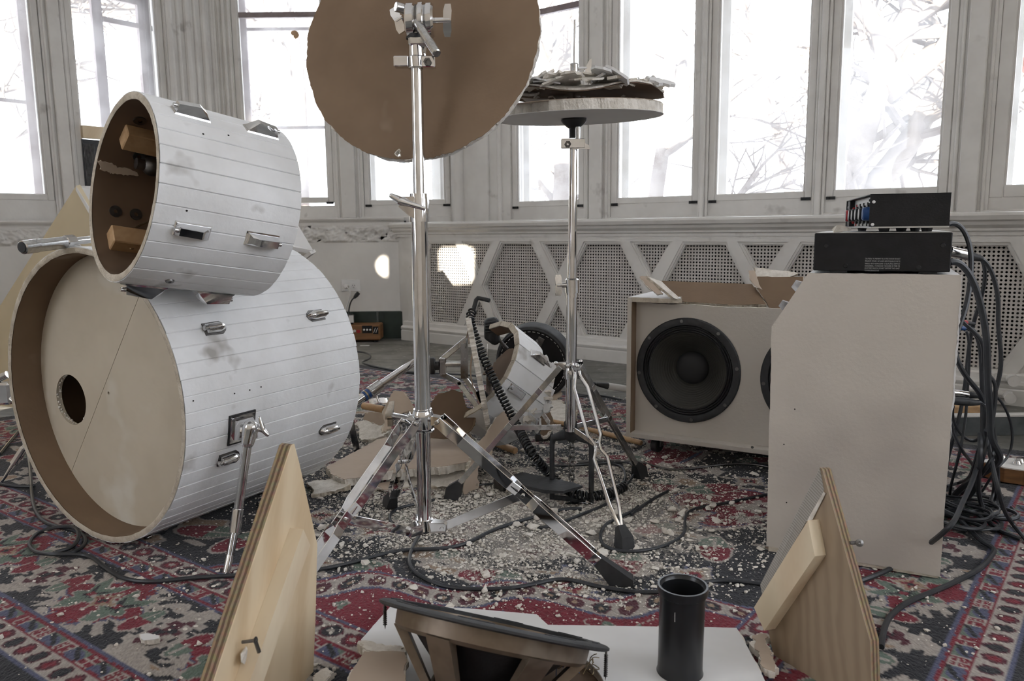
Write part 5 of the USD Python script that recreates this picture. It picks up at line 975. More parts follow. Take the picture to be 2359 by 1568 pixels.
for k in range(14):
    a = P(1310 + r_.uniform(-30, 60), 1530 + r_.uniform(-18, 14), .99); hair.append(sweep(spl([a, a + V(*r_.normal(0, .006, 3)), a + V(*r_.normal(0, .014, 3)) + V(0, 0, -.004)], 8), .0007, 5))
obj('loose_wires', hair[:9], M['brass'], DV); obj('loose_wires', hair[9:], M['blue'], DV)
# torn tan paper in front of it, pale torn strip under the right board
def sheet_piece(name, px, label, z0, mface, seed, amp=.002, thick=.010, lift=()):
    p = [G(x, y, z0 + (lift[i] if i < len(lift) else 0)) for i, (x, y) in enumerate(px)]; n = V(0, 0, 1)
    if lift: n = unit(np.cross(p[1] - p[0], p[2] - p[0])); n = n if n[2] > 0 else -n
    q, Mx = poly3(p, 0, n); q = rough(q, amp, .007, seed); t = thing(name, label, 'plasterboard', np.mean(p, 0) * (1, 1, 0) + V(0, 0, z0))
    obj('paper_face', ext(q.buffer(-amp * .3), .0012, Mx), M[mface], t, smooth=False); obj('core', ext(rough(q, amp * 1.2, .005, seed + 9), thick, Mx, z0=-thick), M['gypsum'], t, smooth=False); return t
sheet_piece('plasterboard_piece', [(838, 1500), (934, 1502), (940, 1600), (930, 1700), (770, 1700), (800, 1568)], 'folded tan paper piece in front of the loose loudspeaker', .060, 'tan_paper', 21, .0015, .008)
sheet_piece('plasterboard_piece', [(830, 1478), (940, 1490), (936, 1505), (850, 1500), (834, 1492)], 'torn crumbly strip along the white panel edge in the foreground', .052, 'gypsum', 22, .003, .014)
sheet_piece('plasterboard_piece', [(1728, 1465), (1762, 1462), (1778, 1500), (1786, 1548), (1756, 1535)], 'pale torn scrap between the white panel and the right board', .020, 'tan_paper', 23, .003, .010)
sheet_piece('plasterboard_piece', [(724, 1552), (752, 1538), (764, 1548), (748, 1575), (722, 1590)], 'small cream splinter at the foot of the left plywood board', .016, 'gypsum', 24, .002, .010)
# ================================================================ THE WRECK: snare drum, its stand, stool seat, curly cord
ax_ = unit(V(.69, .40, -.60)); c_ = P(1102, 850, 2.20); SNR, SNL = .165, .17
sd = Drum(c_, math.atan2(ax_[1], ax_[0]), math.asin(ax_[2]), SNR, SNL)
SN = thing('snare_drum', 'smashed white snare drum with torn shell in the middle of the room', 'drum', c_ * (1, 1, 0))
nst = 18
for k in range(nst):
    a0, a1 = 2 * math.pi * k / nst + .004, 2 * math.pi * (k + 1) / nst - .004; am = math.degrees((a0 + a1) / 2) % 360
    L = SNL
    if 118 < am < 262: continue
    if am > 260 or am < 25: L = SNL * .96
    elif am < 45: L = SNL * .9
    elif am < 72: L = SNL * .6
    elif am < 118: L = SNL * .22
    else: L = SNL * .55
    pts = [(rr * math.cos(a), rr * math.sin(a)) for a, rr in ((a0, SNR - .009), (a0, SNR - .001), (a0 + .008, SNR), (a1 - .008, SNR), (a1, SNR - .001), (a1, SNR - .009))]
    m_ = ext(pts, L, mat4(sd.c, sd.u, sd.v, sd.ax))
    obj('stave', m_, M['white_paint'], SN, smooth=False)
    pts = [(rr * math.cos(a), rr * math.sin(a)) for a, rr in ((a0, SNR - .016), (a0, SNR - .0095), (a1, SNR - .0095), (a1, SNR - .016))]
    obj('inner_board', ext(pts, L * .97, mat4(sd.c + sd.ax * .002, sd.u, sd.v, sd.ax)), M['brown_dark'], SN, smooth=False)
    pts = [(rr * math.cos(a), rr * math.sin(a)) for a, rr in ((a0, SNR - .0165), (a0, SNR + .0005), (a1, SNR + .0005), (a1, SNR - .0165))]
    obj('rim_segment', ext(rough(pts, .0006, .006, k), .003, mat4(sd.c - sd.ax * .002, sd.u, sd.v, sd.ax)), M['rim'], SN, smooth=False)
for at_, fl in (((.075, math.radians(40)), 1), ((.05, math.radians(-5)), -1)): lug(sd, at=at_, flip=fl, kind='box', parent=SN, scale=.8)
r_ = np.random.default_rng(8)
for k in range(16):
    a = math.radians(r_.uniform(-50, 48)); o = sd.at(SNL * r_.uniform(.70, 1.02), a, SNR * r_.uniform(.9, 1.02)); q = rough(sg.Point(0, 0).buffer(r_.uniform(.010, .024), 5), .006, .01, 600 + k)
    obj('torn_piece', T(ext(q, .006), mat4(o, *frame_of(V(math.cos(a) * .2, -.3, .6) + r_.normal(0, .5, 3)))), M['gypsum'] if k % 3 else M['white_board'], SN, smooth=False)
obj('bottom_head', ext(rough(sg.Point(0, 0).buffer(SNR - .018, 30).difference(sg.box(-.2, -.2, -.02, .02)), .006, .012, 77), .006, mat4(sd.c + sd.ax * SNL * .6, sd.u, sd.v, sd.ax)), M['brown_dark'], SN, smooth=False)
obj('snare_wires', [sweep([sd.at(.01, math.radians(140)) + sd.u * .05 + V(0, .0, -.02 - .004 * k), sd.at(.12, math.radians(250), .1) + V(.004 * k, 0, 0)], .0012, 5) for k in range(8)], M['chrome_dull'], SN)
def disc_thing(name, label, c, n, R, mats, seed, thick=.0125, amp=.004, poly=None):
    n = unit(n); x, y, z = frame_of(n); q = rough(sg.Point(0, 0).buffer(R, 40) if poly is None else poly, amp, .010, seed); t = thing(name, label, 'plasterboard', c)
    obj('paper_face', ext(q.buffer(-.001), .0012, mat4(c, x, y, z)), M[mats[0]], t, smooth=False); obj('core', ext(rough(q, amp * .7, .006, seed + 3), thick, mat4(c - n * thick, x, y, z)), M[mats[1]], t, smooth=False); return t
half = sg.Point(0, 0).buffer(.168, 40).difference(rough(sg.box(.04, -.2, .2, .02), .012, .02, 3))
disc_thing('plasterboard_piece', 'torn snare head disc seen edge-on beside the curly cord', P(1108, 862, 2.15), V(.97, .075, .16), .168, ('white_board', 'gypsum'), 41, .014, .005, half)
bow = [];
for i in range(13):
    for j in range(2):
        t = i / 12; q = P(1090 + 14 * t - 14 * math.sin(t * 3.1), 800 + 130 * t, 2.13 + j * .12); bow.append(q)
bow = np.array(bow); f = []
for i in range(12): f += [(2 * i, 2 * i + 1, 2 * i + 3), (2 * i, 2 * i + 3, 2 * i + 2)]
pk = thing('paper_sheet', 'bowed pinkish paper sheet peeling off left of the torn snare head', 'paper', bow.mean(0))
bt_ = trimesh.Trimesh(bow, f, process=False); obj('sheet', shell_of(bow, bow + V(.004, 0, 0), f, [0] + [2 * i for i in range(1, 13)] + [2 * i + 1 for i in range(12, -1, -1)]), M['tan_paper'], pk, smooth=60)
# snare stand, toppled
KS = thing('snare_stand', 'toppled chrome snare stand with black collar and basket arms', 'snare stand', P(950, 850, 2.4) * (1, 1, 0))
t0_, t1_ = P(812, 930, 2.26), P(948, 838, 2.40); td_ = unit(t1_ - t0_)
obj('tube', [cyl(t0_, t1_ - td_ * .03, .0125, 22), hull(np.vstack([cyl(t1_ - td_ * .05, t1_ - td_ * .03, .0125, 16).vertices, box((.03, .006, .02), t1_, (td_, unit(np.cross(td_, V(0, 0, 1))), np.cross(td_, unit(np.cross(td_, V(0, 0, 1)))))).vertices]))], M['chrome'], KS)
s0, s1 = P(850, 905, 2.30), P(878, 886, 2.33); sl = obj('sleeve', cyl(s0, s1, .0185, 24, bev=.002), M['chrome_dull'], KS); obj('label_band', cyl(s0 - td_ * .022, s0, .0158, 24), M['blue'], sl); obj('label_line', [cyl(s0 - td_ * .014, s0 - td_ * .010, .0161, 24)], M['brass'], sl)
obj('wing_bolt', wing(P(868, 912, 2.29), V(.3, -.2, -1), V(1, .3, 0), .028, stem=.01, w=.014), M['chrome_dull'], KS, smooth=25)
ya = 2.36; q = lambda x, y, d=0: P(x, y, ya + d)
obj('collar', [cyl(q(985, 842), q(1002, 842), .026, 28, bev=.002), cyl(q(1002, 842), q(1011, 842), .014, 20)], M['rubber'], KS)
obj('axle', cyl(q(955, 842), q(986, 842), .0125, 20), M['chrome_dull'], KS); obj('axle', cyl(q(1020, 838), q(1062, 838), .0105, 20), M['chrome_dull'], KS)
obj('bracket', [box((.022, .022, .052), q(1020, 842), bev=.003)], M['chrome_dull'], KS, smooth=25); obj('bracket', [hull(np.vstack([box((.022, .02, .02), q(1070, 798)).vertices, box((.022, .02, .03), q(1070, 860)).vertices]))], M['chrome_dull'], KS, smooth=25)
arms = [((1020, 826), (1078, 778), 0, 0), ((1016, 860), (1058, 882), 0, .03), ((1058, 882), (1110, 950), .03, -.02), ((1072, 800), (1086, 735), 0, -.10), ((1070, 870), (1112, 925), 0, -.08)]
for (a, b, d0, d1) in arms: obj('arm', bar(q(*a, d0), q(*b, d1), .017, .0045, up=(0, .3, 1), bev=.001), M['chrome_dull'], KS, smooth=25)
for (a, b, d0, d1) in arms[:3]: obj('rivet', [cyl(q(*a, d0) - V(0, .008, 0), q(*a, d0) + V(0, .008, 0), .0045, 12), cyl(q(*b, d1) - V(0, .008, 0), q(*b, d1) + V(0, .008, 0), .0045, 12)], M['chrome'], KS)
obj('arm', sweep(spl([q(1080, 790, -.08), q(1085, 745, -.10), q(1090, 715, -.10)], 8), .0052, 12), M['chrome'], KS)
obj('rubber_grip', sweep([q(1090, 716, -.10), q(1097, 690, -.10), q(1101, 686, -.10), q(1106, 687, -.10), q(1128, 692, -.11)], .0062, 12), M['rubber'], KS)
obj('rubber_grip', [hull(np.vstack([ball(q(1127, 745, -.02), .018, 1, (.9, 1, 1.0)).vertices, ball(q(1138, 742, -.02), .016, 1).vertices, ball(q(1140, 783, -.02), .016, 1).vertices, ball(q(1124, 775, -.02), .012, 1).vertices]))] + [cyl(q(1118, 744 + 7 * k, -.045), q(1142, 740 + 7 * k, -.045), .003, 8) for k in range(4)], M['rubber'], KS)
obj('arm', sweep(spl([q(1145, 775, 0), q(1158, 792, .02), q(1168, 802, .03)], 6), .006, 10), M['steel'], KS)
obj('rubber_grip', [sweep([q(1105, 900, -.16), q(1116, 922, -.17), q(1122, 930, -.17)], [.014, .018, .017], 12), sweep([q(1118, 928, -.17), q(1140, 931, -.18), q(1180, 926, -.18)], [.017, .019, .017], 12)], M['rubber'], KS)
obj('leg_strip', [bar(P(1235, 930, 2.2), P(1266, 975, 2.1), .017, .003, up=(0, 0, 1)), bar(P(1208, 944, 2.12), P(1240, 975, 2.05), .015, .003, up=(0, 0, 1))], M['chrome'], KS, smooth=False)
obj('leg_strip', bar(P(806, 962, 2.12), G(824, 1043), .019, .003, up=(1, 0, 0)), M['chrome_dull'], KS, smooth=False)
ks = G(1253, 1012); obj('rubber_foot', hull([ks + V(x, y, z) for x in (-.028, .028) for y in (-.02, .02) for z in (.001, .02)] + [ks + V(.02, .03, .045), ks + V(-.01, .03, .05)]), M['rubber'], KS, smooth=25)
# curly cord
cp = spl([P(1090, 716, 2.14), P(1083, 735, 2.12), P(1095, 775, 2.09), P(1122, 842, 2.05), P(1163, 926, 1.99), P(1197, 992, 1.93), P(1232, 1052, 1.84), G(1275, 1100, .035), G(1335, 1140, .022), G(1395, 1138, .02), G(1440, 1118, .02)], 260)
seg = np.r_[0, np.cumsum(np.linalg.norm(np.diff(cp, axis=0), axis=1))]; ns_ = 2600; S_ = np.linspace(0, seg[-1], ns_); pos = np.stack([np.interp(S_, seg, cp[:, k]) for k in range(3)], 1); tt = np.gradient(pos, axis=0); tt /= np.linalg.norm(tt, axis=1, keepdims=True)
aa = np.cross(tt, V(.2, 1, .1)); aa /= np.linalg.norm(aa, axis=1, keepdims=True); bb_ = np.cross(tt, aa); phs = S_ * 2 * math.pi / .0105; hel = pos + .0098 * (np.cos(phs)[:, None] * aa + np.sin(phs)[:, None] * bb_)
cc_ = thing('curly_cord', 'black coiled curly cord trailing from the wrecked snare down to the rug', 'cord', pos[0]); obj('coil', sweep(hel, .0030, 6), M['plastic'], cc_)
obj('tail', sweep(spl([pos[-1], G(1462, 1085, .01), G(1445, 1065, .008), G(1380, 1068, .008), G(1300, 1072, .01), G(1225, 1070, .008)], 40), .0034, 8), M['cable'], cc_)
# stool seat lying on its edge
sc_ = P(1226, 838, 2.86); sn = unit(V(-.30, -.93, -.16)); sR = .147; sc_[2] = max(sc_[2], sR * math.sqrt(1 - sn[2] ** 2) + .002)
ST_ = thing('stool_seat', 'round black drum stool seat with white stitching lying on its edge', 'stool', sc_ * (1, 1, 0))
obj('cushion', lathe([(sR - .012, 0), (sR - .003, -.004), (sR, -.012), (sR, -.060), (sR - .008, -.072), (sR - .03, -.078), (0, -.080)], sc_, sn, 64), M['rubber'], ST_)
obj('underside', lathe([(sR - .012, 0), (sR - .016, -.003), (0, -.003)], sc_, sn, 64), M['black'], ST_); obj('piping', trimesh.creation.torus(sR - .012, .0035, 64, 10).apply_transform(mat4(sc_, *frame_of(sn))), M['rubber'], ST_)
sx_, sy_, sz_ = frame_of(sn)
for k in range(44):
    a = 2 * math.pi * k / 44; a2 = a + .085; pts = [sc_ + (sR - .021) * (math.cos(t) * sx_ + math.sin(t) * sy_) - sn * .001 for t in (a, (a + a2) / 2, a2)]; obj('stitch', sweep(pts, .0011, 5), M['white_board'], ST_)
b0_, b1_ = PL(1248, 778, sc_, sn), PL(1202, 872, sc_, sn); obj('strip', bar(b0_, b1_, .024, .003, up=np.cross(sn, unit(b1_ - b0_)), bev=.001), M['steel'], ST_)
b2_, b3_ = PL(1225, 850, sc_, sn), PL(1276, 874, sc_, sn); obj('strip', bar(b2_ + sn * .003, b3_ + sn * .003, .022, .003, up=np.cross(sn, unit(b3_ - b2_)), bev=.001), M['steel'], ST_)
for px, py in ((1238, 784), (1228, 808), (1274, 872)): obj('screw', lathe([(.0015, 0), (.0055, 0), (.005, .0025), (.0015, .0025)], PL(px, py, sc_, sn) + sn * .003, sn, 14), M['chrome_dull'], ST_)

# ---------------------------------------------------------------- plasterboard fragments lying about
def frag(px, zs, label, seed, face='tan_paper', edge='gypsum', thick=.011, amp=.003, name='plasterboard_piece'):
    """A broken piece: corners as pixels with their heights over the rug."""
    p = np.array([G(x, y, z) for (x, y), z in zip(px, zs)]); c = p.mean(0); u, s, vt = np.linalg.svd(p - c); n = vt[2]; n = n if n @ (CAM - c) > 0 else -n
    q, Mx = poly3(p, 0, n); Mx[:3, 3] = c; q = rough(sg.Polygon(q).buffer(0), amp, .012, seed); t = thing(name, label, 'plasterboard', c * (1, 1, 0))
    obj('paper_face', ext(q.buffer(-.001), .0011, Mx), M[face], t, smooth=False); obj('core', ext(rough(q, amp, .007, seed + 1), thick, Mx, z0=-thick), M[edge], t, smooth=False); return t
def frag_y(px, ys, *a, **k):
    zs = [max(.003, P(x, y, yy)[2]) for (x, y), yy in zip(px, ys)]; return frag(px, zs, *a, **k)
big = frag([(752, 1072), (805, 1046), (868, 1012), (935, 1000), (1080, 996), (1108, 1030), (1100, 1062), (1040, 1074), (960, 1080), (905, 1082), (850, 1098), (792, 1108), (757, 1092)], [.035, .04, .05, .055, .07, .075, .065, .055, .05, .045, .035, .03, .03], 'large tan-faced broken disc lying behind the cymbal stand', 51, thick=.020, amp=.003)
frag([(900, 1078), (1060, 1082), (1100, 1060), (1095, 1110), (1030, 1122), (930, 1120)], [.03, .035, .05, .02, .005, .005], 'crumbling under-layer below the large broken disc', 53, 'gypsum', 'rim', .01, .005)
frag_y([(1090, 1050), (1104, 1030), (1100, 1120), (1070, 1140), (1062, 1118)], [1.9, 1.93, 1.90, 1.86, 1.86], 'grey folded flap hanging off the right end of the broken disc', 54, 'tan_paper', 'rim', .008)
frag_y([(975, 958), (990, 930), (1006, 902), (1040, 893), (1066, 904), (1072, 928), (1080, 945), (1096, 942), (1090, 985), (1058, 1006), (1000, 1010), (960, 1012)], [2.12, 2.13, 2.14, 2.15, 2.14, 2.13, 2.12, 2.10, 2.06, 2.04, 2.05, 2.07], 'dark brown round-topped paper piece standing right of the stand pole', 55, 'brown_dark', 'brown', .004, .002)
frag_y([(880, 1000), (884, 950), (888, 935), (906, 900), (930, 898), (944, 920), (950, 948), (908, 955), (904, 985)], [2.05, 2.09, 2.10, 2.14, 2.14, 2.12, 2.10, 2.08, 2.04], 'upright grey-tan torn piece left of the stand pole', 57, 'tan_paper', 'rim', .008)
frag_y([(1094, 1045), (1112, 1008), (1150, 955), (1172, 936), (1180, 960), (1152, 1000), (1124, 1062)], [1.96, 1.99, 2.05, 2.10, 2.08, 2.02, 1.94], 'long tan folded strip leaning at the foot of the curly cord', 58, 'tan_paper', 'gypsum', .010, .003)
frag_y([(1140, 940), (1158, 928), (1176, 936), (1172, 956), (1150, 954)], [2.10, 2.12, 2.12, 2.08, 2.08], 'small yellowish scrap on top of the tan strip', 59, 'cream_wedge', 'stick', .006, .003)
frag_y([(1178, 952), (1190, 928), (1206, 922), (1208, 950), (1186, 985)], [2.14, 2.18, 2.18, 2.13, 2.10], 'pale curled scrap between curly cord and hi-hat leg', 60, 'tan_paper', 'gypsum', .005, .003)
frag_y([(1225, 930), (1252, 900), (1268, 898), (1262, 930), (1280, 985), (1252, 1000), (1236, 962)], [2.25, 2.28, 2.28, 2.24, 2.16, 2.12, 2.18], 'brown torn board under the snare shell', 61, 'brown', 'gypsum', .008, .004)
frag([(822, 975), (880, 962), (900, 985), (890, 1012), (830, 1012)], [.03, .05, .04, .012, .012], 'pale crumbled lump of plaster beside the bass drum', 62, 'gypsum', 'gypsum', .012, .004)
frag([(838, 948), (882, 946), (898, 966), (872, 978), (836, 968)], [.08, .085, .06, .045, .05], 'folded tan paper scrap lying on the plaster lump', 63, 'tan_paper', 'gypsum', .006, .003)
frag([(712, 1112), (768, 1100), (800, 1115), (772, 1134), (722, 1136)], [.012, .02, .02, .012, .01], 'ragged grey plaster piece at the back of the bass drum', 64, 'gypsum', 'rim', .010, .005)
frag([(868, 1115), (905, 1108), (902, 1128), (880, 1130)], [.012, .015, .012, .012], 'small hooked scrap below the broken disc', 65, 'tan_paper', 'gypsum', .004, .003)
frag([(1265, 925), (1290, 920), (1330, 950), (1310, 975), (1270, 965)], [.02, .03, .02, .012, .012], 'heap of pale fragments right of the snare shell', 66, 'gypsum', 'rim', .012, .005)
frag([(1285, 885), (1296, 882), (1294, 915), (1270, 925), (1262, 905)], [.06, .07, .03, .02, .04], 'small cream torn flap against the stool seat', 67, 'tan_paper', 'gypsum', .006, .004)
frag([(312, 1460), (340, 1455), (370, 1462), (368, 1472), (330, 1476)], [.010, .012, .011, .010, .010], 'flat oval plaster flake on the rug at lower left', 68, 'white_board', 'gypsum', .008, .002)
# drumsticks, some broken
def stick(p0, p1, label, r=.0072, tip=True):
    p0, p1 = np.asarray(p0), np.asarray(p1); d = unit(p1 - p0); L = np.linalg.norm(p1 - p0); t = thing('drumstick', label, 'drumstick', p0 * (1, 1, 0))
    obj('shaft', lathe([(0, 0), (r * .8, 0), (r, .003), (r, L * .7), (r * .5, L - .01), (r * .45, L - .008), (r * .3, L), (0, L)] if tip else [(0, 0), (r * .8, .0), (r, .003), (r, L - .002), (r * .85, L), (0, L)], p0, d, 16), M['stick'], t); return t
stick(P(836, 934, 2.20), P(884, 943, 2.16), 'thick broken drumstick stub right of the bass drum', .0105, False)
stick(G(1195, 955, .012), G(1312, 978, .009), 'drumstick lying behind the hi-hat stand, left half', .0075, False)
stick(G(1478, 1020, .009), G(1330, 982, .012), 'long drumstick lying between hi-hat stand and speaker cabinet', .0085, True)
stick(G(1188, 1038, .012), G(1140, 1020, .014), 'broken drumstick end right of the tan strip', .0105, False)
stick(G(1160, 995, .012), G(1150, 1020, .03), 'short splintered stick leaning on the drumstick end', .006, False)

# ---------------------------------------------------------------- loose chunks and crumbs of plaster
r_ = np.random.default_rng(21); protos = []
first = None; nchunk = 0; src = []
def density(x, y): return dust_at(x, y) * .9 + .10 * np.exp(-(((x + .1) / .9) ** 2 + ((y - 1.8) / .8) ** 2))
LBL = 'broken plaster chunk scattered on the rug round the stands'
sizes = np.sort(r_.lognormal(math.log(.0112), .42, 300))[::-1]; sizes = np.clip(sizes, .006, .030)
while nchunk < 290:
    x, y = r_.uniform(-.9, .75), r_.uniform(1.15, 2.6)
    if r_.random() > density(x, y) * 1.1 or (x < -.2 and y > 1.15 and np.linalg.norm((V(x, y, 0) - bd.c - bd.ax * np.dot(V(x, y, 0) - bd.c * (1, 1, 0), bd.ax))[:2]) < .12): continue
    s = sizes[nchunk]
    if nchunk < 7:
        m_ = chunk(1.0, 900 + nchunk, .48); t = thing('plaster_chunk', LBL, 'plaster', (x, y, 0), group='plaster chunks on the rug'); p = str(t.GetPath()); LOC[p] = V(0, 0, 0)
        obj('lump', T(m_, trimesh.transformations.scale_matrix(.011)), M['gypsum'], t, smooth=False); LOC[p] = V(x, y, 0); src.append(t)
    else: copy_of(src[nchunk % 7], (x, y, .0005), rot=(r_.uniform(-12, 12), r_.uniform(-12, 12), r_.uniform(0, 360)), scale=V(1, r_.uniform(.7, 1.1), r_.uniform(.7, 1.2)) * s / .011, label=LBL, group='plaster chunks on the rug')
    nchunk += 1
USED.add('/World/plaster_crumbs'); pi = UsdGeom.PointInstancer.Define(stage, '/World/plaster_crumbs'); tag(pi.GetPrim(), 'countless tiny white plaster crumbs strewn over the rug', 'plaster crumbs', kind='stuff')
for k in range(4):
    v, f, n = meshkit.arrays(chunk(1.0, 70 + k, .55)); pp = f'/World/plaster_crumbs/crumb_{k}' if k else '/World/plaster_crumbs/crumb'; mm = UsdGeom.Mesh.Define(stage, pp); mm.CreatePointsAttr(Vt.Vec3fArray.FromNumpy(v.astype(np.float32))); mm.CreateFaceVertexCountsAttr(Vt.IntArray.FromNumpy(np.full(len(f), 3, np.int32))); mm.CreateFaceVertexIndicesAttr(Vt.IntArray.FromNumpy(f.astype(np.int32).ravel())); mm.CreateSubdivisionSchemeAttr('none'); UsdShade.MaterialBindingAPI.Apply(mm.GetPrim()).Bind(M['gypsum']); pi.GetPrototypesRel().AddTarget(pp)
NP = 52000; X, Yc = r_.uniform(-1.3, 1.1, NP * 8), r_.uniform(.95, 3.0, NP * 8); keep = r_.random(NP * 8) < np.clip(density(X, Yc) * (.25 + 1.5 * (meshkit.fbm(np.stack([X * 9, Yc * 9, X * 0], -1), 3, 5) - .1) ** 1.5), 0.010, 1); X, Yc = X[keep][:NP], Yc[keep][:NP]; n_ = len(X)
ss_ = np.clip(r_.lognormal(math.log(.0018), .60, n_), .0007, .0075); pi.CreatePositionsAttr(Vt.Vec3fArray.FromNumpy(np.stack([X, Yc, np.full(n_, -.0003)], 1).astype(np.float32))); pi.CreateProtoIndicesAttr(Vt.IntArray.FromNumpy(r_.integers(0, 4, n_).astype(np.int32)))
pi.CreateScalesAttr(Vt.Vec3fArray.FromNumpy((ss_[:, None] * r_.uniform(.7, 1.2, (n_, 3))).astype(np.float32))); ang = r_.uniform(0, math.pi, n_)
pi.CreateOrientationsAttr(Vt.QuathArray([Gf.Quath(float(math.cos(a)), 0, 0, float(math.sin(a))) for a in ang]))
# ================================================================ CABLES
def cable(px, label, r=.0036, name='cable', group=None, m='cable', n=None, cat_='cable', z=None):
    pts = [G(a[0], a[1], .0045 if len(a) < 3 else a[2]) if len(a) < 4 else P(a[0], a[1], a[3]) for a in px]; c = spl(pts, n or max(24, len(pts) * 9)); c[:, 2] = np.maximum(c[:, 2], .0042)
    t = thing(name, label, cat_, c[0] * (1, 1, 0), group); obj('lead', sweep(c, r, 8), M[m], t); return t
H = lambda x, y, d: (x, y, None, d)
cable([(62, 1040, .01), (72, 1120), (84, 1180), (118, 1208), (172, 1222), (196, 1240), (186, 1262), (150, 1275), (128, 1272), (160, 1262), (180, 1225, .012), (150, 1212, .012), (100, 1222), (70, 1245), (78, 1268), (130, 1276, .013), (190, 1278), (240, 1305), (300, 1335), (370, 1338), (450, 1330), (540, 1325), (640, 1318), (735, 1311), (830, 1290), (900, 1272), (960, 1265), (1050, 1258), (1120, 1228), (1180, 1205), (1240, 1188), (1290, 1175), (1340, 1172)], 'dark cable looped at left foot of the bass drum and crossing to the tripod', .0042, n=260)
cable([(974, 1222), (958, 1245), (944, 1280), (948, 1308), (975, 1330), (1030, 1350), (1110, 1356), (1190, 1352), (1250, 1340), (1300, 1334), (1370, 1348), (1440, 1360), (1500, 1363), (1560, 1355), (1640, 1338), (1700, 1338), (1760, 1345), (1850, 1362)], 'dark cable curving in front of the cymbal stand to the port tube', .0040, n=160)
cable([(1210, 1208), (1250, 1214), (1290, 1204), (1350, 1180), (1400, 1158), (1435, 1120), (1440, 1090), (1425, 1072), (1380, 1065), (1330, 1068)], 'dark cable winding behind the hi-hat yoke', .0036, n=80)
cable([(1470, 1165), (1440, 1185), (1400, 1205), (1384, 1228), (1392, 1255), (1430, 1268), (1490, 1266), (1545, 1250), (1576, 1225), (1578, 1195), (1600, 1172), (1660, 1160), (1720, 1148), (1775, 1138)], 'dark cable looping round the front hi-hat foot', .0036, n=110)
cable([(1455, 1185), (1480, 1165), (1512, 1145), (1540, 1130)], 'short bit of dark cable among rubble below the speaker cabinet', .0036)
cable([(1330, 1062), (1420, 1060), (1480, 1065), (1540, 1080), (1620, 1075), (1700, 1068), (1770, 1075)], 'grey cable running under the speaker cabinet', .0030, m='steel')
cable([(1070, 1118), (1110, 1116), (1150, 1113), (1200, 1118), (1300, 1120)], 'thin black cable behind the tripod', .0026)
cable([(1150, 960), (1230, 962), (1330, 915), (1430, 920)], 'thin black cable on the rug left of the speaker cabinet', .0030)
cable([(905, 1205, .004), (898, 1190), (915, 1172), (960, 1160), (1000, 1150)], 'grey cable curling round the back tripod foot', .0036)
cable([(815, 812, 0), (845, 815, 0), (850, 828, 0), (835, 836, 0), (860, 845, 0), (930, 858, 0), (1000, 862, 0), (1100, 868, 0)], 'black cable lying along the far edge of the rug', .0045, n=60)
cable([(0, 1045), (20, 1020), (45, 990)], 'dark cable at the left edge behind the bass drum', .0040)
cable([(-10, 1110), (20, 1118), (80, 1120)], 'second dark cable at the left edge below the drum rim', .0040)
TG = 'cables in the tangle beside the white box'; TL = 'black cable in the tangle hanging beside the white box'
